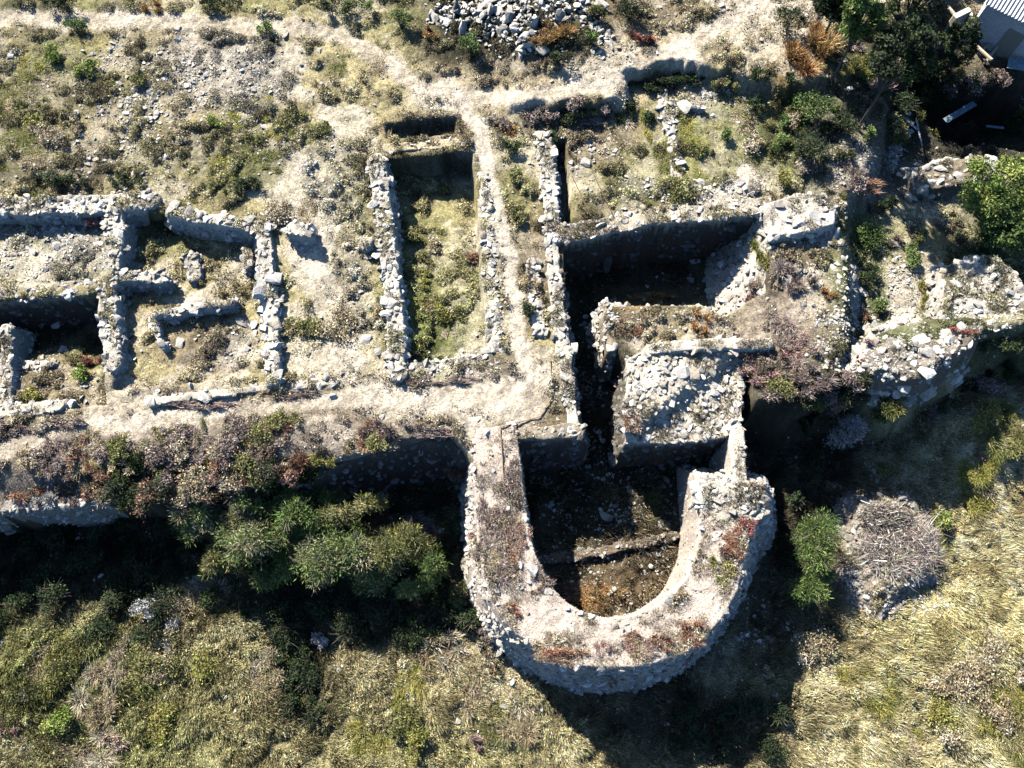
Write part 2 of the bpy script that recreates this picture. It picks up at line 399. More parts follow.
# centre top
wall('straight narrow rubble wall going down from the dirt bank', [(662, 92), (666, 110), (672, 140), (678, 178)], .5, .15, size=.15)
wall('very short dry stone wing joining the narrow rubble wall near its top', [(672, 101), (702, 107)], .3, .25, size=.14)
wall('band of loose rubble above the big dark room', [(668, 186), (700, 190), (750, 186)], .9, .1, size=.14, cover=.7, ridge=.1)
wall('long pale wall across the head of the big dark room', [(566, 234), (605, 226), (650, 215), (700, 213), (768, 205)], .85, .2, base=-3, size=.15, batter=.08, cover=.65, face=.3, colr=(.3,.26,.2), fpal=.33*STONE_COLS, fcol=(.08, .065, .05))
wall('rubble mound wall between the big dark room and the rubble platform', [(616, 312), (650, 316), (700, 312), (712, 322)], 1.0, -.15, size=.14, batter=.2, cover=.75, colr=CHALK, mound=.35)
wall('rough earth and stone edge on the right side of the deep trench', [(607, 304), (609, 320), (613, 348)], .4, -.1, base=-3, size=.13, batter=.08, cover=.6, face=.5, colr=(.22,.18,.13))
# platform
PLAT = [(625, 357), (650, 350), (700, 344), (745, 340), (770, 342), (768, 358), (745, 372), (746, 400), (742, 430), (700, 440), (650, 440), (626, 442)]
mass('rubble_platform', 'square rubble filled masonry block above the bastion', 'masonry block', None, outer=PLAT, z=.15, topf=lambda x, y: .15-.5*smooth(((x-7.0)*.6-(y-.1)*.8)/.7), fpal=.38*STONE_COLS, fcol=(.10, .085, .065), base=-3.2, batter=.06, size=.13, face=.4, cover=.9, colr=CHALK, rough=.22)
wall('pale straight wall strip along the upper edge of the rubble platform', [(650, 349), (700, 344), (768, 343)], .45, .38, size=.11, batter=.1, cover=.12, colr=(.44, .39, .32), sdwarp=.04, rough=.05)
# terrace inner corner
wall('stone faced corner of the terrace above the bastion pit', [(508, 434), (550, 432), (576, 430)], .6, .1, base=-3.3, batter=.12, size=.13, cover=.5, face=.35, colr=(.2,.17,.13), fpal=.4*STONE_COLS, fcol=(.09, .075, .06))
# tower
OUT = [(476, 430), (474, 470), (477, 520), (481, 560), (490, 595), (505, 622), (530, 644), (565, 661), (605, 668), (650, 664), (690, 648), (718, 622), (736, 590), (744, 555), (750, 520), (766, 505), (764, 484), (735, 482), (700, 478), (698, 478)]
INN = [(698, 480), (700, 520), (694, 556), (677, 588), (647, 610), (612, 618), (585, 612), (560, 596), (544, 572), (533, 545), (526, 510), (520, 460), (516, 430)]
ow = W(OUT, 0); iw = W(INN, 0)
ring = np.vstack([spline(ow[:15], 4), ow[15:-1], spline(iw, 4)])
def ring_mass():
    global W
    W0 = W
    W = lambda pts, z=0.0: pts if isinstance(pts, np.ndarray) else W0(pts, z)
    # the ring is one closed outline; its inner side is steep, its outer side slopes
    iwp = spline(iw, 4)
    hole = np.vstack([iwp, [iwp[-1]+np.array([0, 2.0])], [iwp[0]+np.array([0, 1.9])]])
    outer = np.vstack([spline(ow[:15], 4), ow[15:], ])
    outer = np.vstack([outer, [ow[-1]+np.array([-1.2, .02])], [ow[-1]+np.array([-3, .5])], [ow[0]+np.array([2, .3])]])
    hole2 = np.vstack([iwp, [iw[-1]+np.array([.0, 2.2])], [iw[0]+np.array([0.03, 2.0])]])
    t = mass('bastion', 'round horseshoe shaped stone bastion around a dark pit', 'bastion', None, outer=outer, holes=(hole2,), z=.1, base=LOW, batter=.17, hbatter=.05,
             size=.13, cover=.12, face=.75, colr=(.36, .30, .25), rough=.12, sdwarp=.09, parts=('masonry_ring', 'facing_stones'), cell=.05, holeface=False, fsize=.105, bfun=lambda x, y: .17+.2*smooth((x-4.5)/3)*smooth((y+9)/3)+.05*smooth((-y-6)/3))
    W = W0
    return t
bastion = ring_mass()
wall('pale straight wall joining the rubble platform to the bastion', [(738, 430), (741, 486)], .5, -.05, base=LOW, size=.1, batter=.06, cover=.06, face=.3, colr=(.44, .39, .32), sdwarp=.03, rough=.03)
mass('rubble_patch', 'patch of loose pale rubble on the upper right end of the bastion', 'rubble', None, line=[(716, 496), (745, 502)], width=1.1, z=.25, size=.13, batter=.3, cover=.95, face=.9, colr=CHALK, drop=.35)
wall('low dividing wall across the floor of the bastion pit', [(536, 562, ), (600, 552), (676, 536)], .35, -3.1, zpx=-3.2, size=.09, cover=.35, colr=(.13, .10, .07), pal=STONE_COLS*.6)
# curtain wall
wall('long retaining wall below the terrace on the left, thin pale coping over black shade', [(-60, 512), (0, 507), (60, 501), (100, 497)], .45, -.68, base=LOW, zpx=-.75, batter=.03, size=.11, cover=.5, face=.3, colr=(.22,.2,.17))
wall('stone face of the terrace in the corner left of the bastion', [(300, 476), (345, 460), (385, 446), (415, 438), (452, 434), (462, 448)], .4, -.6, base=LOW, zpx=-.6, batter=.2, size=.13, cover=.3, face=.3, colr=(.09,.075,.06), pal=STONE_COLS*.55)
wall('pale kerb wall along the upper edge of the terrace path', [(152, 402), (200, 396), (260, 388), (335, 380)], .35, .15, size=.13, cover=.4, colr=CHALK)
wall('pale kerb wall below the leftmost pit', [(-40, 420), (10, 411), (58, 406)], .5, .12, size=.13, cover=.4, colr=CHALK)
# east
mass('ruined_wall', 'thick white ruined wall end at the corner of the big dark room', 'wall', 'ruined walls on the right', outer=[(764, 206), (795, 196), (826, 194), (836, 206), (832, 226), (800, 234), (772, 236)], z=.6, zpx=.5, batter=.2, size=.17, cover=.25, colr=(.44, .39, .33), rough=.18)
mass('ruined_wall', 'rubble slope of a ruined wall running down the right side of the rooms', 'wall', 'ruined walls on the right', outer=[(776, 236), (832, 228), (842, 260), (846, 300), (850, 350), (852, 376), (800, 372), (770, 340), (772, 280)], z=.1, zpx=0, batter=.75, size=.15, cover=.7, colr=(.36, .31, .26), rough=.3, bfun=lambda x, y: .15+.6*smooth((y-.5)/2),
     topf=lambda x, y: .2-.12*np.clip(7-y, 0, 9))
mass('ruined_wall', 'broken pale wall with big tumbled blocks right of the grey white bush', 'wall', 'ruined walls on the right', outer=[(872, 330), (915, 318), (940, 332), (934, 352), (900, 372), (868, 366)], z=-.9, zpx=-1, batter=.45, size=.16, cover=.7, colr=CHALK, rough=.25)
mass('ruined_wall', 'large chalky ruined wall mass at the right edge above deep shade', 'wall', 'ruined walls on the right', outer=[(945, 268), (985, 256), (1010, 270), (1040, 300), (1060, 318), (1024, 326), (960, 338), (944, 318)], z=-.5, zpx=-.5, batter=.25, size=.15, cover=.6, colr=(.36, .32, .27), rough=.3, sdwarp=.3)
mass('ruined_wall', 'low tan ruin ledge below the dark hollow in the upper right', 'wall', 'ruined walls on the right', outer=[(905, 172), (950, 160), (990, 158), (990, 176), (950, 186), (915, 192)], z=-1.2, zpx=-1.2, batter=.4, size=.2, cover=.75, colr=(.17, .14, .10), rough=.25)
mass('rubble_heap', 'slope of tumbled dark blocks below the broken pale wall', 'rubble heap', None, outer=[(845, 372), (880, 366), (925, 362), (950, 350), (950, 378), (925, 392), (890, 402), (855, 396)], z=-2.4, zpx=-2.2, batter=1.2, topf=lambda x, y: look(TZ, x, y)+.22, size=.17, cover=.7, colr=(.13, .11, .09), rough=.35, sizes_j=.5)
mass('rubble_heap', 'grey rubble heap under the tangle of dead twigs at lower right', 'rubble heap', None, outer=[(858, 488), (872, 500), (900, 494), (915, 512), (928, 540), (932, 575), (915, 590), (890, 600), (866, 590), (862, 560), (850, 530)], z=LOW+.75, zpx=LOW+.5, batter=2.2, sdwarp=.5, size=.085, cover=.95, colr=(.2,.17,.14), rough=.25, sizes_j=.45, mound=.5, pal=STONE_COLS*.75)
mass('rubble_heap', 'spill of pale stones at the foot of the bastion lower left side', 'rubble heap', None, outer=[(492, 690), (520, 680), (540, 690), (545, 715), (520, 720), (495, 705)], z=LOW+.3, zpx=LOW+.2, batter=1.4, size=.11, cover=.85, colr=GREY, rough=.15)

# ------------------------------------------------------------------ colour zones (albedo of soil and plants, with shade painted in by the dark ones)
COLS = dict(floor=(.075, .05, .03), chalk=(.42, .37, .30), path=(.34, .29, .225), tan=(.33, .27, .18), straw=(.30, .255, .135), olive=(.16, .155, .06), green=(.09, .12, .03),
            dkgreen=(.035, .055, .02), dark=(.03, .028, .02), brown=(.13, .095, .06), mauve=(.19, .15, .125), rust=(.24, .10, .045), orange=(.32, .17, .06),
            pink=(.34, .21, .19), soil=(.17, .13, .09), grey=(.26, .245, .22), yellow=(.26, .22, .07))
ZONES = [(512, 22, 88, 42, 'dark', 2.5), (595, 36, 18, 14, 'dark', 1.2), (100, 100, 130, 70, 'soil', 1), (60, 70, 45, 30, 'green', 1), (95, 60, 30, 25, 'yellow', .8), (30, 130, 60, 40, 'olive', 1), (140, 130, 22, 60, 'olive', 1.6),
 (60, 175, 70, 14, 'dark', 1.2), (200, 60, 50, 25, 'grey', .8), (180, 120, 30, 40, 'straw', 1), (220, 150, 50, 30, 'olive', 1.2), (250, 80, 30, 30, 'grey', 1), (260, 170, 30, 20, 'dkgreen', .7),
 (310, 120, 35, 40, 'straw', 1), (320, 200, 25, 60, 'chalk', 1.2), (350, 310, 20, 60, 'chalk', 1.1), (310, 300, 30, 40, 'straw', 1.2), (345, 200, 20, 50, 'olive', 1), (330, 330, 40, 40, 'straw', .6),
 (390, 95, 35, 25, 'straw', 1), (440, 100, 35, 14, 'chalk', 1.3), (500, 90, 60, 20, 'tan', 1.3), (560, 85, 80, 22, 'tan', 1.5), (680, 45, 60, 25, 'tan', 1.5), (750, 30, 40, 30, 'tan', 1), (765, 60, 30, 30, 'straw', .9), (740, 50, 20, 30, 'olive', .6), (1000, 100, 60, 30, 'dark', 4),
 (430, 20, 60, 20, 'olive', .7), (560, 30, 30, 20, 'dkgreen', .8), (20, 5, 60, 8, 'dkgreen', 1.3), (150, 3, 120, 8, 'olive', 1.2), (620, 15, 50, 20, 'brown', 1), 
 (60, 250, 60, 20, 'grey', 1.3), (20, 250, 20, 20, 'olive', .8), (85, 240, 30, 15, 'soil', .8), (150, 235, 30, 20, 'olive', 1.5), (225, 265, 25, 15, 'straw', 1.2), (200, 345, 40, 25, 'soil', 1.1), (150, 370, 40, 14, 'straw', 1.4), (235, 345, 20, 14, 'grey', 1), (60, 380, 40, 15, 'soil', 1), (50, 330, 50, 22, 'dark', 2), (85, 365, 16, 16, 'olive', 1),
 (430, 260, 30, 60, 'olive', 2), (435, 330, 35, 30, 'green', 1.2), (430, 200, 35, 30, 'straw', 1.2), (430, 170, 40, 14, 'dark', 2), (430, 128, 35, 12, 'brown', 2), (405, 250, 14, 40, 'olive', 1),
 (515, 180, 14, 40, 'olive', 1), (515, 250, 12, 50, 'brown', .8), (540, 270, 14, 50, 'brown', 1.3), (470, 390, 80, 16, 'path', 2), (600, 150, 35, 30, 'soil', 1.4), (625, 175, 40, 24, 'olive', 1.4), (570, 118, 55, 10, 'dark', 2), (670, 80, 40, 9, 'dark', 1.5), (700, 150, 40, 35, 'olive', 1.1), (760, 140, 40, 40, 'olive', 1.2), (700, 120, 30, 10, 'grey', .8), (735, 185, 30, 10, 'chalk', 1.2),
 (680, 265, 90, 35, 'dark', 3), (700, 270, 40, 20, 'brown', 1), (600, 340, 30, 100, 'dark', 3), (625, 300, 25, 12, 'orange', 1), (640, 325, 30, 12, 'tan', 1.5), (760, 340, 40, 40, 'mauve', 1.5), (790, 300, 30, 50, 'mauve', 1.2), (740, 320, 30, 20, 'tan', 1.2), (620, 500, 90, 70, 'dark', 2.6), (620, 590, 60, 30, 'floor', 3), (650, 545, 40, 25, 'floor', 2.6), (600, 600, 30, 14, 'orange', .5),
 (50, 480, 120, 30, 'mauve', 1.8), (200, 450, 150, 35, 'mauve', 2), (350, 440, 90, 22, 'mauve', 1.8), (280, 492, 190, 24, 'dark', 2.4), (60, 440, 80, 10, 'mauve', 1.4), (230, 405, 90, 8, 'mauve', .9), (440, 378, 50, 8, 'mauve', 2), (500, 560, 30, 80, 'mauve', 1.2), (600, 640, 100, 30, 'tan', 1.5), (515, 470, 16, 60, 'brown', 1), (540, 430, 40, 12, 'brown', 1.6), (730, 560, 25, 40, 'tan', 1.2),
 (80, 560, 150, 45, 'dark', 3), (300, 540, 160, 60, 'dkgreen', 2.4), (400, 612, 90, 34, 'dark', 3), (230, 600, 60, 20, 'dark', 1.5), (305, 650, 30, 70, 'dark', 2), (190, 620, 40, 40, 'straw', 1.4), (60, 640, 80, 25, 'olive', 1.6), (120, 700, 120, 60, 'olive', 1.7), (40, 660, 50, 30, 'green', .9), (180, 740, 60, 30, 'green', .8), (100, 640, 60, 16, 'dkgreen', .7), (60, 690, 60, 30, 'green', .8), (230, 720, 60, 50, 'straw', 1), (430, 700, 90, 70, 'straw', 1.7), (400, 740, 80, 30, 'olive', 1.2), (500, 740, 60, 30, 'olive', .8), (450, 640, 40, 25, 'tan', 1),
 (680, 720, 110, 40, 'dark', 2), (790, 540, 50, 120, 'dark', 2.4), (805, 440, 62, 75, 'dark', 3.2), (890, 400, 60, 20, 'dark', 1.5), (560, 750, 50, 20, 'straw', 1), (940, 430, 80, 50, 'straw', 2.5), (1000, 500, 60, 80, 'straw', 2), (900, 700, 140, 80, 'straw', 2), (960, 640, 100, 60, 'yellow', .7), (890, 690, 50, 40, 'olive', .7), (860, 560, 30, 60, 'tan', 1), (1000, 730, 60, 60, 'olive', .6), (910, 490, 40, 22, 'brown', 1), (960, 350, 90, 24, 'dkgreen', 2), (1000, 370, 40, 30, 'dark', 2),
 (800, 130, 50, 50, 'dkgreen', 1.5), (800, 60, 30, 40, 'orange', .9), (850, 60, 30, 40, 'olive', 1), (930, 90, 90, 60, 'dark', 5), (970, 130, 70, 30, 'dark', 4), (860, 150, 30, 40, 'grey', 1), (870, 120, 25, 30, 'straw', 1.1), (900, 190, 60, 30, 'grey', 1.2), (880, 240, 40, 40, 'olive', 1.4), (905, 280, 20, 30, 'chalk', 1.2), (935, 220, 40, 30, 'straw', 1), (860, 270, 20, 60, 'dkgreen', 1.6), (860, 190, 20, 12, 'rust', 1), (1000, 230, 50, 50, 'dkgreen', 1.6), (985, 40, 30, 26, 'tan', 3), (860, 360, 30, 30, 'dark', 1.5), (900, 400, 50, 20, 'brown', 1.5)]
PATHS = [([(-60, 26), (0, 18), (60, 18), (150, 20), (230, 26), (300, 28), (340, 36), (380, 62), (430, 88), (480, 98), (540, 96), (600, 86), (640, 66), (690, 44), (740, 14), (770, -20)], 9, 'path'),
         ([(462, 98), (478, 128), (488, 168), (500, 215), (510, 262), (516, 310), (518, 350), (528, 378)], 7, 'chalk'),
         ([(-60, 462), (0, 450), (60, 434), (130, 422), (230, 410), (340, 398), (400, 398), (450, 398), (500, 385), (545, 380)], 9, 'path'),
         ([(440, 398), (475, 425), (482, 470), (488, 530), (505, 580), (545, 622), (610, 640), (670, 628), (708, 590), (720, 540)], 7, 'path'),
         ([(470, 395), (530, 400)], 22, 'path'), ([(700, 200), (755, 185), (745, 170)], 8, 'chalk')]
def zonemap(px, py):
    """albedo of the ground plants and of the bare soil, painted shade included, and how bare the ground is"""
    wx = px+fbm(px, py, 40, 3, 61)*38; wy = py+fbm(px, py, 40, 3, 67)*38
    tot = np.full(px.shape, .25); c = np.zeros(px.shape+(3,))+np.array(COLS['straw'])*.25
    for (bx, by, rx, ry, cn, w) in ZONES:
        if cn == 'dark' and w > 2: q = np.exp(-((px-bx)/rx)**4-((py-by)/ry)**4)*w  # strong dark zones: cast shadow and pit shade painted into the ground
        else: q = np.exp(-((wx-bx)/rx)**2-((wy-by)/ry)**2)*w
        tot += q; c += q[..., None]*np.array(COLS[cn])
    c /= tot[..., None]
    bare = np.zeros(px.shape)
    for pts, wd, cn in PATHS:
        d = sd_line(px+fbm(px, py, 25, 3, 71)*12, py+fbm(px, py, 25, 3, 73)*12, np.array(pts, float))
        q = 1-smooth((d-wd*.55)/(wd*.8)); bare = np.maximum(bare, q)
        c = c*(1-q[..., None]*.9)+np.array(COLS[cn])*q[..., None]*.9
    return c, bare
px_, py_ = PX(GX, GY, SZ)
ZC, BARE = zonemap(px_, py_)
# patchy bare chalk between plants on the upper terrace
upper = (py_ < 470) & (SZ > -2.3) & ~((px_ > 560) & (px_ < 770) & (py_ > 215) & (SZ < -1))
patch = smooth((fbm(GX, GY, 1.6, 4, 81)+.03)/.09)
plight = np.clip(ZC.max(-1)*4-.35, 0, 1)
CH = np.array([.40, .35, .28])
pw = (patch*.9*upper*plight)
GC = ZC*(1-pw[..., None])+CH*pw[..., None]
BARE = np.maximum(BARE, pw)

clump = smooth((fbm(GX, GY, .9, 3, 101)+.12)/.3)
clump2 = smooth((fbm(GX, GY, .45, 3, 103)+.08)/.2)
lowf = smooth((-2.6-SZ)/.8)
def look3(M, x, y): return np.stack([look(M[..., k], x, y) for k in range(3)], -1)

# ------------------------------------------------------------------ ground sheet
def axis(a, b, st, far):
    c = list(np.arange(a, b+st/2, st)); s = st; v = b; hi = []
    while v < far: s *= 1.25; v += s; hi.append(v)
    s = st; v = a; lo = []
    while v > -far: s *= 1.25; v -= s; lo.append(v)
    return np.array(lo[::-1]+c+hi)
ax = axis(-25.5, 25.5, .07, 400); ay = axis(-17.5, 21, .07, 400)
X, Y = np.meshgrid(ax, ay); Z = terrain(X, Y)
ins = (np.abs(X) < 26.5) & (Y > -18) & (Y < 22)
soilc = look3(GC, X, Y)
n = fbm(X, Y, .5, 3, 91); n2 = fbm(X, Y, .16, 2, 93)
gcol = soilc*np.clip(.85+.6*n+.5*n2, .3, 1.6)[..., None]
veg = look(clump*(1-BARE), X, Y)*ins
gcol = gcol*(1-(.45+.3*look(lowf, X, Y)*ins)*veg)[..., None]
fo = smooth((fbm(X, Y, 5, 4, 96)+.1)/.3)[..., None]; outc = (np.array([.30, .26, .19])*fo+np.array([.14, .13, .065])*(1-fo))*(1+.8*fbm(X, Y, 1.5, 3, 95)+.6*n2)[..., None]
gcol = np.where(ins[..., None], gcol, outc)
ny, nx = X.shape
ii, jj = np.meshgrid(np.arange(nx-1), np.arange(ny-1)); a = (jj*nx+ii).ravel()
Fc = np.stack([a, a+1, a+nx+1, a+nx], -1)
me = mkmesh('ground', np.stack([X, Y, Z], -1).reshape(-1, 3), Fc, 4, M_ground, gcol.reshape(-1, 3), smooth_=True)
tag(link('ground', me), 'rough stony ground and earth of the excavated hillside', 'ground', kind='structure')

# ------------------------------------------------------------------ grass and low plants
def jitcol(c, n, amt=.35):
    v = np.exp(rng.normal(0, amt, (n, 1))); h = 1+rng.normal(0, .08, (n, 3)); return np.clip(c*v*h, .004, .75)
def blades(name, label, cat, x, y, z, c, length, width, lean_dir, lean, kind='stuff', mat=None, parent=None, org=(0, 0, 0)):
    n = len(x)
    el = np.clip(lean, .1, 1.5)
    dx = np.cos(lean_dir)*np.sin(el); dy = np.sin(lean_dir)*np.sin(el); dz = np.cos(el)
    sa = rng.uniform(0, 2*np.pi, n); wx = np.cos(sa)*width/2; wy = np.sin(sa)*width/2
    A = np.stack([x-wx, y-wy, z-.03], -1); B = np.stack([x+wx, y+wy, z-.03], -1)
    Tp = np.stack([x+dx*length, y+dy*length, z+dz*length], -1)
    V = np.stack([A, B, Tp], 1).reshape(-1, 3)-np.array(org)
    col = np.repeat(c, 3, axis=0)
    me = mkmesh(name, V, np.arange(len(V)), 3, mat or M_dry, col)
    o = link(name, me, parent)
    if parent is None: tag(o, label, cat, kind=kind)
    return o
def leaves_geo(x, y, z, size, flat=.6):
    n = len(x); u = rng.normal(size=(n, 3)); u[:, 2] *= flat; u /= np.linalg.norm(u, axis=1)[:, None]
    t = rng.normal(size=(n, 3)); v = np.cross(u, t); v /= np.linalg.norm(v, axis=1)[:, None]
    C = np.stack([x, y, z], -1); s = np.asarray(size).reshape(-1, 1)
    V = np.stack([C-u*s, C+v*s*.42, C+u*s, C-v*s*.42], 1).reshape(-1, 3)
    return V
def sample(n, dens):
    p = dens.ravel().astype(float); p = p/p.sum(); k = rng.choice(len(p), n, p=p)
    x = GX.ravel()[k]+rng.uniform(-CS/2, CS/2, n); y = GY.ravel()[k]+rng.uniform(-CS/2, CS/2, n)
    return x, y
infr = (px_ > -90) & (px_ < 1114) & (py_ > -110) & (py_ < 840)
# steepness: do not grow on cliff faces
gyy, gxx = np.gradient(SZ, CS); steep = np.hypot(gxx, gyy)
flat = np.clip(1.6-steep*.6, 0, 1)
onmass = (SZ > TZ+.08)
gd = infr*flat*(1-BARE)*(.3+.7*clump)
pitdark = ((px_ > 515) & (px_ < 770) & (py_ > 220) & (py_ < 620) & (SZ < -2)) 
# long grass of the lower field
d = gd*lowf*(1-.85*pitdark)*(~onmass)
x, y = sample(760000, d+1e-12); z = look(SZ, x, y); c = look3(ZC, x, y)
L_ = .14+.42*look(clump, x, y)*rng.uniform(.5, 1.2, len(x))
dirn = R(-35)+fbm(x, y, 3, 2, 105)*4+rng.normal(0, .55, len(x))
patchv = np.exp(fbm(x, y, .8, 3, 107)*2.6)[:, None]
blades('long_grass', 'long dry leaning grass over the lower field', 'grass', x, y, z, jitcol(c*1.4*patchv, len(x), .6), L_, rng.uniform(.022, .05, len(x)), dirn, rng.normal(.8, .3, len(x)))
# low dry grass of the terrace
d = gd*(1-lowf)*(1-.8*onmass)*(.25+clump2)
x, y = sample(330000, d+1e-12); z = look(SZ, x, y); c = look3(ZC, x, y)
blades('short_grass', 'short dry grass on the upper terrace', 'grass', x, y, z, jitcol(c*1.25, len(x), .4), rng.uniform(.05, .16, len(x)), rng.uniform(.015, .03, len(x)), rng.uniform(0, 6.28, len(x)), rng.normal(.9, .3, len(x)))
# leafy ground cover
hm = .02+.26*clump2*clump*(1-lowf)+lowf*.42*clump2*clump
d = infr*flat*(1-BARE)*clump2*clump*(1-.75*onmass)*(1-.7*pitdark)
x, y = sample(720000, d+1e-12); z = look(SZ, x, y)+look(hm, x, y)*rng.uniform(0, 1, len(x))**.5
c = look3(ZC, x, y); tone = np.exp(fbm(x, y, .6, 2, 109)*2.6)[:, None]
V = leaves_geo(x, y, z, rng.uniform(.025, .06, len(x)))
me = mkmesh('ground_cover', V, np.arange(len(V)), 4, M_leaf, np.repeat(jitcol(c*1.15*tone, len(x), .45), 4, axis=0))
tag(link('ground_cover', me), 'low weeds and herbs covering the ground between the ruins', 'weeds', kind='stuff')
# dry tufts on wall tops and terrace edge
d = infr*onmass*np.clip(1.3-steep*.5, 0, 1)*clump
x, y = sample(110000, d+1e-12); z = look(SZ, x, y); c = look3(ZC, x, y)*.7+np.array([.30, .24, .18])*.3
blades('wall_top_grass', 'thin dry grass sprouting on the wall tops', 'grass', x, y, z, jitcol(c, len(x), .35), rng.uniform(.06, .22, len(x)), rng.uniform(.012, .025, len(x)), rng.uniform(0, 6.28, len(x)), rng.normal(.8, .3, len(x)))

# ------------------------------------------------------------------ small stones (uncountable) and single stones
STZ = [(150, 110, 30, 55, 1.0), (115, 60, 20, 15, .7), (95, 100, 20, 20, .9), (190, 60, 25, 20, .9), (250, 80, 22, 35, 1.0), (60, 235, 50, 22, 1.2), (40, 262, 50, 18, .9), (205, 90, 20, 20, .8), (60, 160, 60, 20, .4), (270, 140, 25, 25, .6), (240, 345, 25, 15, .9), (60, 375, 40, 16, .9),
       (490, 300, 12, 45, 1.3), (710, 95, 30, 12, .9), (590, 150, 25, 25, .7), (640, 190, 40, 10, .9), (700, 195, 40, 12, .8), (870, 380, 40, 30, 1.6), (910, 350, 35, 25, 1.4), (840, 340, 25, 50, 1.6), (985, 300, 40, 30, 1.0), (900, 280, 16, 30, .9), (860, 170, 25, 20, 1.0),
       (430, 372, 50, 8, .7), (350, 300, 15, 60, .35), (330, 180, 20, 60, .3), (520, 700, 22, 20, 1.6), (868, 490, 20, 22, 1.4), (895, 600, 40, 16, 1.4), (860, 570, 14, 40, 1.0), (760, 640, 40, 30, .35), (640, 320, 50, 14, 1.0), (450, 500, 120, 20, .2), (600, 60, 30, 14, 1), (700, 10, 30, 10, .5), (630, 520, 70, 70, .5), (590, 390, 10, 60, .4)]
sdn_ = np.full(GX.shape, .03)
for (bx, by, rx, ry, w) in STZ: sdn_ += w*np.exp(-((px_-bx)/rx)**2-((py_-by)/ry)**2)
sdn_ *= infr*(1-.7*(BARE > .8))*np.clip(1.5-steep*.4, .1, 1)*(.3+smooth((fbm(GX, GY, .8, 3, 121)+.1)/.25))
n = 20000
x, y = sample(n, sdn_); z = look(SZ, x, y)
s = .036*np.exp(rng.normal(0, .55, n)); s = np.clip(s, .015, .14)
rv, rf = place_rocks(np.stack([x, y, z+s*.2], -1), s[:, None]*np.array([1.2, .9, .65]))
# heap of white quarry stones: filling
hp = W([(415, -60), (640, -60), (634, -10), (612, 8), (600, 28), (575, 22), (560, 45), (530, 64), (505, 60), (480, 38), (455, 28), (425, 20)], .9)
sdh = sd_poly(GX, GY, hp); hw = smooth((-sdh+.2)/1.2)*infr
x2, y2 = sample(1500, hw+1e-12); z2 = look(SZ, x2, y2)+.25*np.clip(look(hw, x2, y2), 0, 1)*rng.uniform(-.3, 1, 1500)
s2 = rng.uniform(.07, .15, 1500)
rv2, rf2 = place_rocks(np.stack([x2, y2, z2], -1), s2[:, None]*np.array([1.25, .9, .6]), tilt=.8)
V = np.vstack([rv, rv2]); Fq = np.vstack([rf, rf2+len(rv)])
cc = np.vstack([stone_cols(n), stone_cols(1500, STONE_COLS*1.1)])
me = mkmesh('small_stones', V, Fq, 3, M_stone, cc)
tag(link('small_stones', me), 'small loose stones scattered over the ground and packed in the heap', 'stones', kind='stuff')
# shared shapes for the single stones
RM = [mkmesh('stone_shape', r, IF, 3, M_block) for r in ROCKS]
def stone(px=None, py=None, s=.2, label='', group=None, rz=None, flatk=.6, asp=1.25, lift=.25, xyz=None, tilt=.3):
    x, y, z = xyz if xyz else at(px, py)
    o = bpy.data.objects.new('stone', RM[int(rng.integers(0, len(RM)))]); COL.objects.link(o)
    o.scale = (s*asp, s, s*flatk); o.location = (x, y, z+s*flatk*lift)
    o.rotation_euler = (rng.normal(0, tilt), rng.normal(0, tilt), rng.uniform(0, 6.28) if rz is None else rz)
    return tag(o, label, 'stone', group)
x, y = sample(165, hw+1e-12); z = look(SZ, x, y)
for k in range(165):
    stone(xyz=(x[k], y[k], z[k]+.12), s=float(rng.uniform(.15, .34)), label='angular pale block in the big stone heap at the top', group='blocks of the stone heap at the top', tilt=.7)
hx = W([(583, 22), (600, 30), (618, 45), (612, 48), (596, 44)], .8)
sx = smooth((-sd_poly(GX, GY, hx)+.3)/.4)*infr
x, y = sample(32, sx+1e-12); z = look(SZ, x, y)
for k in range(32):
    stone(xyz=(x[k], y[k], z[k]), s=float(rng.uniform(.1, .19)), label='white stone in the small side pile right of the orange bush at the top', group='stones of the small side pile', tilt=.6)
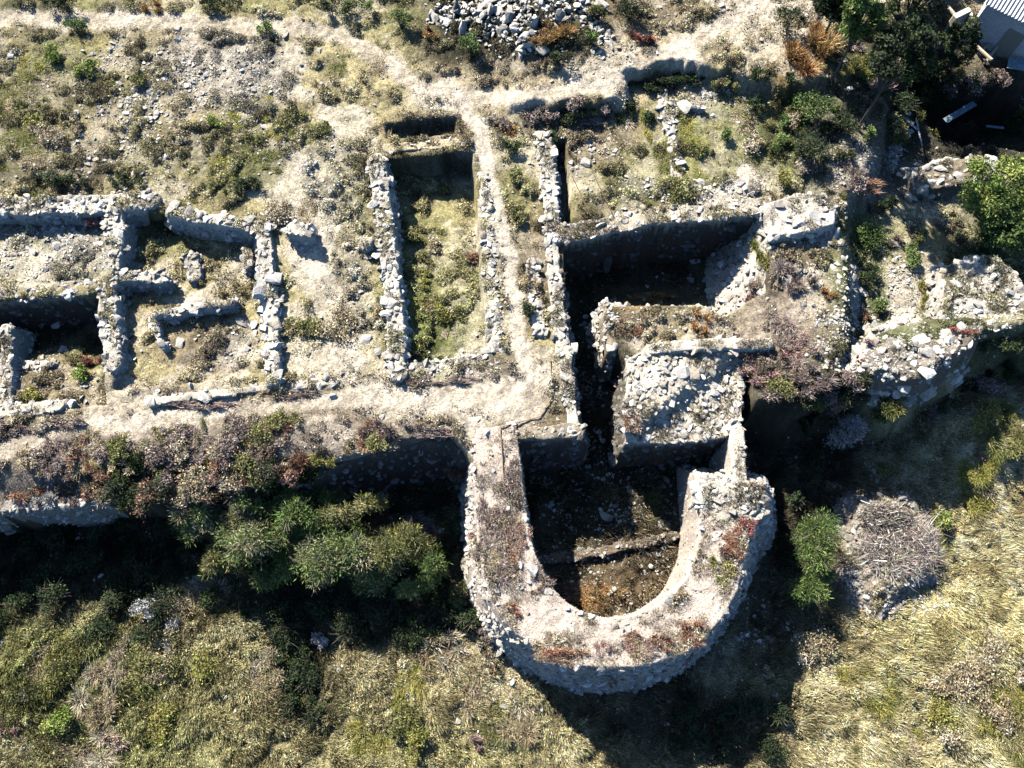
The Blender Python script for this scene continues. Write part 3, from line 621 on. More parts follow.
HAND = [(180, 343, .3, 'square white block standing below the low slab wall'), (163, 345, .24, 'pale block lying just left of the square white block'), (244, 323, .34, 'long tilted pale slab leaning on the large-block wall'), (254, 326, .24, 'upright thin slab between the tilted slab and the large-block wall'),
 (18, 52, .3, 'light grey block in the top left slope, above a dark gap'), (12, 57, .25, 'smaller grey block touching the light grey block at top left'), (150, 402, .28, 'white block at the left end of the pale kerb wall'), (335, 397, .2, 'small pale block at the right end of the kerb wall'),
 (365, 340, .3, 'long pale block left of the long pit, near its lower end'), (378, 352, .26, 'rounded block beside the lower end of the long pit wall'), (586, 163, .36, 'large white slab left of the two thin pole shadows'), (563, 158, .28, 'pale block left of the large white slab'), (571, 137, .2, 'small stone under the dirt bank'),
 (693, 262, .3, 'bluish white boulder lying in the big dark room'), (690, 280, .26, 'flat pinkish slab in front of the boulder in the dark room'), (720, 273, .18, 'small pale stone at the right of the dark room'), (607, 518, .42, 'pale block lying in the middle of the bastion pit'), (634, 522, .17, 'small upright white stone in the bastion pit'), (664, 524, .34, 'sunlit pale block at the right side of the bastion pit'), (646, 553, .18, 'pinkish stone in the lower right of the bastion pit'), (598, 478, .1, 'tiny white stone in the dark upper part of the bastion pit'),
 (955, 380, .3, 'bright bluish block at the foot of the right ruin'), (921, 340, .34, 'large blue shaded block in the tumble of the right ruin'), (905, 388, .3, 'long pale fragment below the right ruin'), (888, 376, .22, 'white block in the tumble left of the long fragment'), (940, 352, .26, 'blue shaded block beside the largest tumbled block'),
 (764, 520, .3, 'blue shaded block at the right shoulder of the bastion'), (843, 500, .18, 'white stone at the left side of the twig pile'), (897, 245, .3, 'smooth brownish boulder on the grassy slope at right'), (842, 62, .2, 'small white stone beside the dry orange shrub at upper right'), (978, 306, .3, 'dark square block set in the chalky wall at right'),
 (680, 374, .42, 'large pale slab on the rubble platform'), (666, 366, .3, 'pale slab beside the large slab on the rubble platform'), (712, 372, .3, 'bluish block at the right side of the rubble platform'), (790, 610, .2, 'pale stone in the black shade right of the bastion'), (738, 640, .2, 'bluish stone under the lower right of the bastion'), (26, 585, .16, 'small pale stone in the shade at lower left'),
 (326, 648, .2, 'white stone in the dark hollow of the lower field'), (60, 248, .28, 'large rough stone in the rubble of the upper left room'), (98, 245, .26, 'block against the cross wall in the upper left room'), (55, 325, .26, 'stone ledge lump standing in the leftmost dark pit'), (62, 350, .24, 'stone at the lower end of the leftmost dark pit'),
 (850, 90, .18, 'pale stone among bushes at upper right'), (918, 166, .26, 'bright slab on the ledge below the dark hollow')]
for (a, b, s, lab) in HAND: stone(a, b, s*.8, lab, rz=float(rng.uniform(-.4, .4)), asp=1.35)
cnt = 0
for (gname, lab, q, m) in [('stones on the top left slope', 'pale loose stone on the stony slope at top left', [(150, 100, 30, 55), (105, 70, 30, 25), (190, 65, 25, 20), (250, 85, 25, 40)], 26),
                           ('stones in the upper left room', 'loose stone on the floor of the upper left room', [(60, 235, 50, 18)], 12),
                           ('stones below the right ruin', 'tumbled block on the slope below the right ruin', [(870, 375, 35, 25), (915, 365, 30, 24)], 34)]:
    dd = sum(np.exp(-((px_-a)/c_)**2-((py_-b)/e)**2) for a, b, c_, e in q)*infr
    x, y = sample(m, dd+1e-12); z = look(SZ, x, y)
    for k in range(m): stone(xyz=(x[k], y[k], z[k]), s=float(rng.uniform(.09, .17)), label=lab, group=gname)

# ------------------------------------------------------------------ shrubs
def tube_strips(A, B, r):
    """thin three sided sticks from A to B"""
    n = len(A); d = B-A; d /= np.linalg.norm(d, axis=1)[:, None]+1e-9
    t = np.where(np.abs(d[:, 2:3]) < .9, np.array([[0, 0, 1.0]]), np.array([[1.0, 0, 0]]))
    u = np.cross(d, t); u /= np.linalg.norm(u, axis=1)[:, None]; v = np.cross(d, u)
    r = np.broadcast_to(np.asarray(r, float).reshape(-1, 1), (n, 1))
    ring = []
    for k in range(3):
        a = k*2*np.pi/3; o = u*math.cos(a)+v*math.sin(a)
        ring.append((A+o*r, B+o*r*.5))
    V = np.stack([ring[0][0], ring[1][0], ring[2][0], ring[0][1], ring[1][1], ring[2][1]], 1).reshape(-1, 3)
    b = (np.arange(n)*6)[:, None]
    Fq = np.concatenate([b+np.array([[0, 1, 4, 3]]), b+np.array([[1, 2, 5, 4]]), b+np.array([[2, 0, 3, 5]])], 0)
    return V, Fq
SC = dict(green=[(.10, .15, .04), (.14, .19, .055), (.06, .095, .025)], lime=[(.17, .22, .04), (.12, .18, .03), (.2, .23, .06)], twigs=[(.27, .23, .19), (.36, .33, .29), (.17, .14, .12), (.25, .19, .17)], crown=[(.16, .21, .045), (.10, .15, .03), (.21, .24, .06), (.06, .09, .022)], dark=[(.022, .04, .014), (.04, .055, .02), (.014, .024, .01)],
          olive=[(.15, .15, .05), (.11, .12, .035), (.2, .19, .08)], yellow=[(.27, .24, .07), (.2, .2, .05)], orange=[(.42, .24, .09), (.34, .16, .06), (.46, .30, .14)], rust=[(.30, .14, .085), (.36, .19, .13), (.24, .14, .09), (.30, .22, .16)],
          red=[(.34, .09, .08), (.28, .12, .10), (.22, .11, .08)], pink=[(.42, .30, .25), (.34, .215, .185), (.38, .31, .25), (.28, .15, .14)], tan=[(.36, .29, .18), (.28, .22, .13), (.42, .36, .26)], white=[(.50, .49, .47), (.42, .41, .40), (.34, .33, .3)], mauve=[(.24, .18, .155), (.17, .13, .11), (.30, .24, .21)], mix=[(.14, .18, .06), (.2, .22, .09), (.11, .15, .045), (.26, .24, .14), (.12, .17, .05)])
BAG = {}
def emit(name, V, flat_, sizes, mat, col, root, org):
    flat_ = np.asarray(flat_).ravel()
    if np.isscalar(sizes): sizes = np.full(len(flat_)//sizes, sizes, np.int32)
    if root is not None:
        link(name, mkmesh(name, V, flat_, sizes, mat, col), root)
    else:
        BAG.setdefault(mat.name, []).append((V+np.array(org), flat_, sizes, col))
def shrub(px, py, rpx, h, kind, cols, label, group=None, ry=None, n=None, name='shrub', cat='shrub', leaf=.055, base=None, loose=False):
    x0, y0, z0 = at(px, py) if base is None else base
    x0b, y0b = P(px, py, z0+h*.5)
    if base is None:
        z0 = float(look(SZ, np.array([x0b]), np.array([y0b]))[0]); x0, y0 = float(x0b), float(y0b)
    dep = (CAM[2]-z0)/cT
    r = rpx/26.0; ryy = (ry or rpx)/26.0
    root = None if loose else empty(name, (x0, y0, z0), label, cat, group); org = (x0, y0, z0)
    pal = np.array(SC[cols])
    if kind == 'leafy':
        nl = max(6, int(14*r*ryy)+5)
        la = rng.uniform(0, 6.28, nl); lr = np.sqrt(rng.uniform(0, 1, nl))*.72
        lx = np.cos(la)*lr*r; ly = np.sin(la)*lr*ryy
        wk = np.cumsum(rng.normal(size=(nl, 2)), axis=0); wk -= wk.mean(0); wk /= np.abs(wk).max(0)+1e-6; mixk = rng.uniform(.2, .8) if h < 2.3 else rng.uniform(.6, 1)
        lx = lx*(1-mixk)+wk[:, 0]*r*.85*mixk; ly = ly*(1-mixk)+wk[:, 1]*ryy*.85*mixk; lr = np.clip(np.hypot(lx/r, ly/ryy), 0, 1)
        lz = h*(.45+.35*(1-lr**2)*rng.uniform(.6, 1.1, nl)); ls = rng.uniform(.16, .45 if h < 2.3 else .36, nl)*min(r, ryy)+.05
        leaf = .048 if h > 2.3 else leaf
        n = n or int(min(16000, 420+2300*r*ryy*(.055/leaf)**2*.8))
        q = rng.integers(0, nl, n); u = rng.normal(size=(n, 3)); u /= np.linalg.norm(u, axis=1)[:, None]; u[:, 2] = np.where(u[:, 2] < -.3, -u[:, 2], u[:, 2])
        rad = ls[q]*rng.uniform(.4, 1.0, n)*(1+.5*(rng.uniform(size=n) < .12))*1.1
        lft = np.stack([lx[q]+u[:, 0]*rad, ly[q]+u[:, 1]*rad, lz[q]+u[:, 2]*rad*.9], -1)
        # hanging skirt to the ground so that it is not a floating cap
        k2 = rng.uniform(size=n) < .18; lft[k2, 2] *= rng.uniform(.15, .9, k2.sum())
        ct = pal[rng.integers(0, len(pal), nl)]*rng.uniform(.7, 1.3, (nl, 1))
        c = jitcol(ct[q], n, .35)
        V = leaves_geo(lft[:, 0], lft[:, 1], lft[:, 2], leaf*rng.uniform(.6, 1.2, n), flat=.5)
        if h > 2.3:
            m3 = n; q3 = rng.integers(0, nl, m3); u3 = rng.normal(size=(m3, 3)); u3[:, 2] = np.abs(u3[:, 2])*.8; u3 /= np.linalg.norm(u3, axis=1)[:, None]
            c3 = np.stack([lx, ly, lz], -1)[q3]+u3*(ls[q3]*rng.uniform(.3, 1.15, m3))[:, None]+rng.normal(0, .05, (m3, 3))
            dd3 = u3+rng.normal(0, .45, (m3, 3)); dd3 /= np.linalg.norm(dd3, axis=1)[:, None]; sd3 = np.cross(dd3, rng.normal(size=(m3, 3))); sd3 /= np.linalg.norm(sd3, axis=1)[:, None]
            l3 = rng.uniform(.10, .26, m3)[:, None]; w3 = rng.uniform(.008, .016, m3)[:, None]
            V3 = np.stack([c3, c3+dd3*l3*.5+sd3*w3, c3+dd3*l3, c3+dd3*l3*.5-sd3*w3], 1).reshape(-1, 3)
            k4 = rng.uniform(size=n) < .45; V = V.reshape(-1, 4, 3)[k4].reshape(-1, 3); V = np.vstack([V, V3]); c = np.vstack([c[k4], jitcol(ct[q3]*1.15, m3, .45)])
        emit('foliage', V, np.arange(len(V)), 4, M_leaf, np.repeat(c, 4, axis=0), root, org)
        A = np.zeros((nl*2, 3)); A[:, 2] = -.05; A[:, :2] = rng.normal(0, .04*r, (nl*2, 2))
        B = np.stack([lx, ly, lz], -1); B = np.vstack([B, B*.6+rng.normal(0, .1*r, B.shape)])
        if h > .7:
            m2 = int(20+60*r*ryy); kq = rng.integers(0, nl, m2); uu = rng.normal(size=(m2, 3)); uu[:, 2] = np.abs(uu[:, 2]); uu /= np.linalg.norm(uu, axis=1)[:, None]
            st = B[kq]; A = np.vstack([A, st]); B = np.vstack([B, st+uu*(ls[kq]*rng.uniform(1, 1.9, m2))[:, None]])
        V, Fq = tube_strips(A, B, .010+.004*h)
        emit('branches', V, Fq, 4, M_dry, np.full((len(V), 3), .12)*np.array([1.1, .95, .75]), root, org)
    else:  # tuft of stems, fine and dense
        n = n or int(min(9000, 200+1900*r*ryy)*(.6 if kind == 'pile' else 1))
        th = rng.uniform(0, 6.28, n); q = np.sqrt(rng.uniform(0, 1, n))
        m_ = int(rng.integers(4, 8)) + int(5*r*ryy); ca = rng.uniform(0, 6.28, m_); cr = np.sqrt(rng.uniform(0, 1, m_))*.75
        pick = rng.integers(0, m_, n); sr = rng.uniform(.25, .55, m_)[pick]; sh = rng.uniform(.5, 1, m_)[pick]
        th2 = rng.uniform(0, 6.28, n); out = rng.uniform(.2, 1.3, n)
        wk = np.cumsum(rng.normal(size=(m_, 2)), axis=0); wk -= wk.mean(0); wk /= np.abs(wk).max(0)+1e-6
        ca = np.arctan2(wk[:, 1]+np.sin(ca)*cr, wk[:, 0]+np.cos(ca)*cr); cr = np.clip(np.hypot(wk[:, 0], wk[:, 1])*.5+cr*.5, 0, .95)
        bx = np.cos(ca[pick])*cr[pick]*r+rng.normal(0, .06*r, n); by = np.sin(ca[pick])*cr[pick]*ryy+rng.normal(0, .06*ryy, n)
        if kind == 'pile':
            bx = np.cos(th)*q*r; by = np.sin(th)*q*ryy; sr = rng.uniform(.15, .7, n); sh = np.ones(n)*.9
        tx = bx+np.cos(th2)*out*r*sr; ty = by+np.sin(th2)*out*ryy*sr; tz = h*sh*rng.uniform(.35, 1, n)*(1-.35*np.clip(out, 0, 1))
        w = rng.uniform(.010, .024, n)*(1.5 if kind == 'twig' else 1.2)*(1.25 if kind == 'pile' else 1)
        sa = rng.uniform(0, 6.28, n)
        zb = rng.uniform(.1, .8, n)*h if kind == 'pile' else np.full(n, -.05)
        A = np.stack([bx-np.cos(sa)*w/2, by-np.sin(sa)*w/2, zb], -1); B = np.stack([bx+np.cos(sa)*w/2, by+np.sin(sa)*w/2, zb], -1)
        Mp = np.stack([bx*.4+tx*.6+rng.normal(0, .03, n), by*.4+ty*.6+rng.normal(0, .03, n), tz*.72], -1)
        Mq = Mp+np.stack([np.cos(sa)*w*.9, np.sin(sa)*w*.9, np.zeros(n)], -1)
        Tp = np.stack([tx, ty, tz], -1)
        V = np.stack([A, B, Mq, Mp, Tp], 1).reshape(-1, 3)
        b = (np.arange(n)*5)[:, None]
        flatp = np.concatenate([(b+np.array([[0, 1, 2, 3]])), ], 1)
        t3 = b+np.array([[3, 2, 4]])
        pf = np.concatenate([flatp, t3], 1).ravel(); sizes = np.tile([4, 3], n)
        c = jitcol(pal[rng.integers(0, len(pal), m_)][pick], n, .4)
        emit('stems', V, pf, sizes, M_dry, np.repeat(c, 5, axis=0), root, org)
        m = int(n*.5) if kind == 'tuft' else int(n*.12)
        k = rng.integers(0, n, m); f = rng.uniform(.7, 1.02, (m, 1)); pt = Mp[k]*(1-f)+Tp[k]*f+rng.normal(0, .03, (m, 3))
        V = leaves_geo(pt[:, 0], pt[:, 1], pt[:, 2], rng.uniform(.015, .04, m))
        emit('seed_heads', V, np.arange(len(V)), 4, M_leaf, np.repeat(jitcol(pal[rng.integers(0, len(pal), m)], m, .35), 4, axis=0), root, org)
    return root
S = [  # px,py,r,h,kind,colour,label
 (208, 518, 40, 4.3, 'leafy', 'mix', 'green bush at the left end of the thicket below the terrace', 28), (258, 542, 50, 4.3, 'leafy', 'mix', 'olive green bush in the thicket, second from its left end', 30), (300, 515, 48, 4.8, 'leafy', 'green', 'green bush in the middle of the thicket below the terrace', 26),
 (338, 558, 56, 4.2, 'leafy', 'mix', 'large feathery green bush at the front of the thicket', 34), (392, 552, 46, 4.0, 'leafy', 'olive', 'olive bush between the feathery bush and the bright green one', 30), (250, 522, 40, 3.9, 'leafy', 'olive', 'olive bush filling the middle left of the thicket', 30), (325, 535, 40, 3.9, 'leafy', 'green', 'green bush filling the centre of the thicket', 30), (370, 572, 34, 3.0, 'leafy', 'mix', 'green bush low at the right of the thicket front', 24), (285, 565, 34, 3.2, 'leafy', 'green', 'green bush low in the middle of the thicket front', 26), (225, 560, 26, 3.0, 'leafy', 'olive', 'olive bush low at the left of the thicket front', 22), (432, 565, 28, 3.0, 'leafy', 'green', 'bright green bush nearest the left flank of the bastion', 18), (360, 515, 34, 2.4, 'twig', 'tan', 'tangle of bare pale twigs behind the green thicket', 18), (405, 525, 32, 2.2, 'twig', 'white', 'leafless grey branches in the shade left of the bastion', 16),
 (270, 502, 44, 2.6, 'leafy', 'dark', 'dark bush just below the retaining wall', 18), (190, 545, 14, 1.0, 'twig', 'pink', 'pinkish twiggy clump at the left tip of the thicket', 18),
 (240, 500, 40, 4.7, 'leafy', 'mix', 'olive bush squeezed against the retaining wall behind the thicket', 18), (350, 515, 42, 4.6, 'leafy', 'olive', 'dusty olive bush behind the large feathery one', 20), (415, 588, 26, 2.4, 'leafy', 'mix', 'low bush in front of the bright green one near the bastion', 16),
 (225, 530, 20, 3.6, 'twig', 'rust', 'reddish bare twigs poking out of the left part of the thicket', 16), (290, 500, 22, 4.0, 'twig', 'tan', 'tan bare twigs between the green bushes at the back of the thicket', 14), (370, 540, 22, 4.0, 'twig', 'tan', 'tan bare twigs in the right half of the thicket', 18), (425, 535, 20, 3.2, 'twig', 'mauve', 'brown bare twigs at the right end of the thicket', 16),
 (316, 456, 16, .6, 'tuft', 'yellow', 'dome of yellow green grass on the terrace slope', 14), (268, 478, 12, .6, 'tuft', 'orange', 'tan tuft on the slope between two red ones', 13), (250, 466, 13, .5, 'tuft', 'red', 'bright red tuft on the terrace slope', 9), (283, 492, 8, .5, 'tuft', 'red', 'small red tuft below the tan tuft', 10), (322, 496, 8, .6, 'tuft', 'orange', 'small orange tuft at the upper edge of the thicket', 10),
 (175, 500, 12, .5, 'tuft', 'rust', 'orange red tuft at the end of the pale coping', 9), (150, 488, 26, .5, 'twig', 'mauve', 'brown purple scrub above the pale coping', 12), (100, 465, 18, .5, 'tuft', 'rust', 'rusty scrub tuft on the left part of the terrace slope', 13), (40, 488, 13, .7, 'tuft', 'white', 'drooping white plume of dry grass on the coping', 18), (62, 470, 12, .5, 'twig', 'mauve', 'brown scrub beside the white plume', 10),
 (458, 467, 17, .7, 'tuft', 'rust', 'reddish bush overhanging the upper left flank of the bastion', 14), (385, 440, 15, .5, 'twig', 'tan', 'dry tan bush at the terrace edge left of the bastion', 12), (425, 430, 25, .5, 'twig', 'mauve', 'brown scrub fringe at the terrace corner', 8), (355, 445, 14, .5, 'twig', 'tan', 'faded scrub above the middle of the thicket', 10),
 (560, 656, 24, .5, 'tuft', 'rust', 'long red brown tuft on the lower left rim of the bastion', 9), (665, 642, 14, .5, 'tuft', 'rust', 'red brown tuft on the lower rim of the bastion', 9), (694, 634, 15, .5, 'tuft', 'rust', 'orange red tuft on the lower right rim of the bastion', 11), (732, 548, 13, .6, 'tuft', 'rust', 'rust red bush on the right arm of the bastion', 13), (720, 570, 13, .4, 'tuft', 'yellow', 'yellowish tuft on the right arm of the bastion', 13), (748, 526, 9, .4, 'tuft', 'red', 'dull red tuft at the right edge of the bastion top', 9), (688, 658, 6, .4, 'tuft', 'pink', 'tiny pink plant hanging on the lower right face', 8), (613, 676, 6, .4, 'tuft', 'pink', 'small pink plant hanging on the lowest face of the bastion', 12), (515, 540, 9, .35, 'tuft', 'rust', 'reddish scrub on the inner rim of the left arm', 26), (512, 480, 9, .3, 'tuft', 'mauve', 'brown scrub strip on the inner rim near the terrace corner', 22), (540, 585, 14, .3, 'twig', 'mauve', 'pinkish dry scrub on the lower left of the ring', 10), (640, 650, 16, .3, 'tuft', 'pink', 'faded pink scrub at the bottom rim', 7), (484, 520, 9, .3, 'twig', 'mauve', 'mauve scrub on the outer rim of the left arm', 24), (500, 575, 12, .3, 'twig', 'mauve', 'pale mauve scrub where the left arm begins to curve', 14),
 (632, 425, 9, .4, 'tuft', 'rust', 'rusty red plant on the corner of the rubble platform', 13), (600, 596, 26, .4, 'tuft', 'orange', 'orange dry weeds on the floor of the bastion pit', 14), (655, 505, 9, .6, 'twig', 'yellow', 'thin yellow plant standing in the bastion pit', 18), (575, 592, 20, .4, 'twig', 'rust', 'dark rusty weeds at the lower left of the pit floor', 12),
 (812, 543, 34, 2.9, 'leafy', 'green', 'round bright green bush beside the right flank of the bastion', 40), (806, 588, 32, 2.4, 'leafy', 'green', 'lower part bush in the shade below the round green bush', 18), (795, 500, 12, 1.2, 'leafy', 'dark', 'dark sprig above the round green bush', 9), (942, 520, 13, .9, 'leafy', 'lime', 'small fresh green bush at the right of the twig pile', 13), (902, 545, 40, .55, 'pile', 'twigs', 'sprawling tangle of dead grey twigs on the rubble heap', 32), (885, 515, 30, 1.0, 'pile', 'twigs', 'brownish dead twigs at the upper end of the rubble heap', 14), (858, 424, 22, 3.0, 'leafy', 'white', 'silver white bush below the right ruin', 19),
 (975, 455, 10, .5, 'tuft', 'pink', 'pinkish tuft in the straw field at right', 8),
 (145, 608, 18, .9, 'leafy', 'white', 'silvery bush at the edge of the shade at lower left', 14), (170, 630, 10, .8, 'tuft', 'white', 'pale plume of grass right of the silvery bush', 20), (200, 595, 28, .9, 'tuft', 'tan', 'tall tan grass mound below the thicket', 24), (110, 742, 12, .6, 'tuft', 'pink', 'pale pink tuft near the bottom edge', 10), (8, 725, 14, .6, 'tuft', 'pink', 'pink tuft at the left edge of the lower field', 12), (478, 742, 16, .6, 'tuft', 'pink', 'reddish tuft near the bottom edge left of the black shade', 7), (60, 720, 20, .6, 'leafy', 'lime', 'fresh green clump at lower left', 16), (320, 640, 14, .8, 'leafy', 'white', 'small grey white plant in the dark hollow', 10), (285, 640, 18, .8, 'leafy', 'dark', 'dark weed clump at the left of the dark hollow', 24), (305, 690, 18, .9, 'leafy', 'dark', 'dark weed clump at the lower end of the hollow', 24), (440, 650, 28, .7, 'twig', 'tan', 'dry tan brush left of the foot of the bastion', 20), (490, 655, 14, .7, 'twig', 'tan', 'dry bush against the foot of the bastion', 20), (460, 600, 14, .8, 'leafy', 'olive', 'olive scrub beside the left face of the bastion', 22),
 (760, 290, 20, .8, 'tuft', 'pink', 'crimson tinged pink bush at the right end of the big dark room', 18), (775, 383, 26, .8, 'tuft', 'pink', 'pinkish bush hanging over the black drop right of the rubble platform', 16), (818, 378, 24, .8, 'twig', 'mauve', 'brown bush hanging over the black drop below the rubble slope', 16), (785, 330, 22, .7, 'tuft', 'pink', 'big pink grey bush on the bank right of the rubble platform', 22), (755, 365, 20, .6, 'twig', 'pink', 'pinkish bush at the right corner of the rubble platform', 16), (795, 275, 22, .6, 'twig', 'mauve', 'brown pink scrub above the rubble slope', 20), (800, 350, 22, .6, 'tuft', 'pink', 'lower pink bush on the rubble slope', 20), (630, 328, 13, .5, 'tuft', 'rust', 'rusty grass tuft left on the mound wall', 11), (700, 320, 12, .6, 'tuft', 'orange', 'brown tuft at the right end of the mound wall', 14), (655, 296, 26, .4, 'twig', 'orange', 'fringe of orange dry stems at the lower edge of the dark room', 6), (768, 250, 12, .7, 'tuft', 'yellow', 'green yellow scrub hanging at the right side of the dark room', 20), (830, 292, 9, .4, 'tuft', 'orange', 'little orange tuft on the top of the rubble slope', 7), (862, 314, 9, .6, 'tuft', 'rust', 'rust brown tuft between the rubble slope and right ruin', 12), (967, 330, 14, .4, 'tuft', 'red', 'dark red plants on the chalky wall', 6), (862, 358, 6, .3, 'tuft', 'red', 'tiny red plant in the tumbled blocks', 5), (878, 345, 16, .4, 'tuft', 'pink', 'pink scrub on the broken pale wall', 8),
 (505, 126, 16, .5, 'tuft', 'orange', 'orange bush between footpath and dirt bank', 8), (512, 146, 14, .6, 'leafy', 'dark', 'dark bush right below the orange bush by the footpath', 10), (516, 176, 10, .4, 'leafy', 'olive', 'olive weed right of the footpath', 14), (518, 215, 9, .4, 'leafy', 'olive', 'weed by the middle of the footpath', 14), (528, 310, 9, .4, 'leafy', 'dark', 'dark weeds beside the lower footpath', 16), (478, 255, 14, .5, 'tuft', 'rust', 'rusty bush on the right side of the long pit', 12), (434, 298, 8, .3, 'tuft', 'pink', 'small pink plant in the long pit', 5), (412, 236, 12, .5, 'leafy', 'olive', 'olive weed mound at the left of the long pit', 12), (445, 190, 14, .4, 'leafy', 'olive', 'weeds just below the black shade of the long pit', 8),
 (552, 30, 24, .9, 'tuft', 'orange', 'round orange bush beside the big stone heap', 16), (430, 30, 12, .6, 'tuft', 'orange', 'small orange bush at the left of the stone heap', 10), (470, 45, 15, .8, 'leafy', 'green', 'green bush at the lower left corner of the stone heap', 15), (400, 20, 22, .9, 'leafy', 'green', 'bright green bush near the top edge left of the heap', 13), (355, 8, 26, .9, 'leafy', 'green', 'green bushes at the top edge, left of the bright green bush', 12), (330, 3, 16, .9, 'leafy', 'dark', 'dark bush at the top edge', 9), (592, 38, 11, .6, 'leafy', 'green', 'small green plant right of the round orange bush', 10), (560, 58, 18, .7, 'leafy', 'dark', 'dark weeds below the round orange bush', 9), (630, 12, 24, .9, 'leafy', 'dark', 'dark green bush at the top edge above the dirt track', 14), (645, 34, 15, .7, 'twig', 'red', 'reddish brown twiggy bush at the edge of the dirt track', 11), (597, 12, 16, .7, 'leafy', 'olive', 'olive bush right of the stone heap', 10),
 (265, 30, 15, .5, 'leafy', 'green', 'green clump right under the upper track', 9), (75, 25, 22, .5, 'leafy', 'green', 'green clump below the upper track at top left', 8), (85, 68, 18, .4, 'leafy', 'lime', 'yellow green clump on the top left slope', 14), (52, 55, 16, .4, 'leafy', 'lime', 'yellow green clump left of its twin on the top left slope', 14), (65, 3, 40, .9, 'leafy', 'dark', 'dark bush band at the top left edge', 8), (150, 6, 14, .6, 'tuft', 'orange', 'orange brown tuft at the top edge', 8), (210, 3, 26, .7, 'leafy', 'dark', 'dark scrub at the top edge, left of centre', 7), (60, 180, 46, .5, 'leafy', 'dark', 'long dark bush above the long left wall', 9), (125, 180, 26, .4, 'leafy', 'dark', 'dark clump over the right part of the long left wall', 8), (215, 122, 14, .35, 'leafy', 'lime', 'small lime clump in the middle of the upper terrace', 8), (248, 185, 26, .4, 'leafy', 'dark', 'dark green clump above the tidy rubble wall', 11), (138, 80, 10, .35, 'leafy', 'olive', 'upright olive strip of weeds on the top left slope', 26), (160, 222, 12, .6, 'leafy', 'dark', 'dark bush at the left end of the tidy rubble wall', 10), (92, 365, 12, .6, 'tuft', 'red', 'red weed at the right wall of the leftmost pit', 14), (82, 372, 10, .5, 'leafy', 'lime', 'fresh green plant in the leftmost pit', 12), (33, 396, 12, .5, 'leafy', 'yellow', 'yellow green plant at the lower end of the leftmost pit', 10), (88, 212, 12, .35, 'tuft', 'red', 'red tinged plants at the right end of the long left wall', 8), (60, 422, 24, .4, 'twig', 'mauve', 'brown scrub beside the pale kerb below the leftmost pit', 7), (20, 430, 20, .4, 'twig', 'mauve', 'purple brown scrub at the left end of the terrace path', 6), (200, 404, 34, .35, 'twig', 'mauve', 'dark strip of scrub under the pale kerb wall', 5), (290, 394, 34, .35, 'twig', 'mauve', 'continuing brown strip of scrub under the kerb wall', 5), (440, 380, 34, .35, 'twig', 'mauve', 'dark scrub strip under the lower end of the long pit', 6),
 (575, 120, 30, .4, 'twig', 'mauve', 'dark dry scrub under the lip of the dirt bank', 7), (665, 82, 26, .4, 'leafy', 'dark', 'dark weeds under the upper step of the dirt bank', 7), (725, 80, 24, .6, 'leafy', 'olive', 'olive bushes on the dirt bank', 8), (760, 75, 24, .7, 'leafy', 'dark', 'dark green bushes right on the dirt bank', 10), (690, 72, 22, .5, 'twig', 'mauve', 'brown scrub in the shadow edge of the dirt bank', 8), (725, 135, 12, .4, 'leafy', 'green', 'small green bush on the rough slope above the dark room', 8),
 (815, 45, 30, 1.1, 'twig', 'orange', 'large dry orange shrub at upper right', 30), (790, 20, 24, 1.2, 'leafy', 'dark', 'dark bush behind the dry orange shrub', 16), (862, 62, 18, .9, 'tuft', 'yellow', 'dome shaped yellow green tuft between orange shrub and dark hollow', 16), (812, 110, 30, 1.2, 'leafy', 'green', 'large green bush below the dry orange shrub', 24), (808, 150, 28, 1.2, 'leafy', 'dark', 'large dark green bush above the white wall end', 22), (845, 125, 18, .9, 'leafy', 'dark', 'dark bush right of the large green bushes', 20), (784, 178, 12, .7, 'leafy', 'yellow', 'yellow green pointed bush above the white wall end', 14), (865, 186, 24, .4, 'twig', 'rust', 'rusty red scrub right of the white wall end', 10), (888, 205, 20, .5, 'leafy', 'dark', 'dark scrub below the rusty scrub', 10), (870, 235, 22, .7, 'leafy', 'green', 'green scrub in the gully right of the ruined wall', 26), (868, 275, 16, .7, 'leafy', 'dark', 'dark scrub in the lower gully', 18), (880, 305, 10, .5, 'leafy', 'green', 'green plant at the lower end of the gully', 10), (912, 258, 14, .5, 'leafy', 'green', 'green bush between the boulder and chalky wall', 18), (935, 290, 16, .5, 'tuft', 'yellow', 'yellow grass left of the chalky wall', 20), (855, 165, 18, .5, 'twig', 'mauve', 'grey brown brush above the rusty scrub', 16), (890, 160, 14, .6, 'leafy', 'white', 'grey dusty bush at the edge of the dark hollow', 20), (977, 155, 8, .4, 'tuft', 'rust', 'orange red plant on the tan ledge', 7), (948, 65, 16, 1.4, 'leafy', 'dark', 'dark shrub standing by the shed yard', 22), (1000, 345, 30, .7, 'leafy', 'dark', 'dark growth in the shade under the chalky wall', 12), (1010, 450, 18, .5, 'leafy', 'olive', 'olive weeds at the right edge of the straw field', 16), (915, 490, 20, .6, 'tuft', 'tan', 'dark tan weeds behind the twig pile', 12), (885, 470, 18, .6, 'leafy', 'olive', 'olive weeds at the top of the straw field', 10),
]
for (a, b, r, h, kd, cl, lab, ry) in S:
    shrub(a, b, r, h, kd, cl, lab, ry=ry)
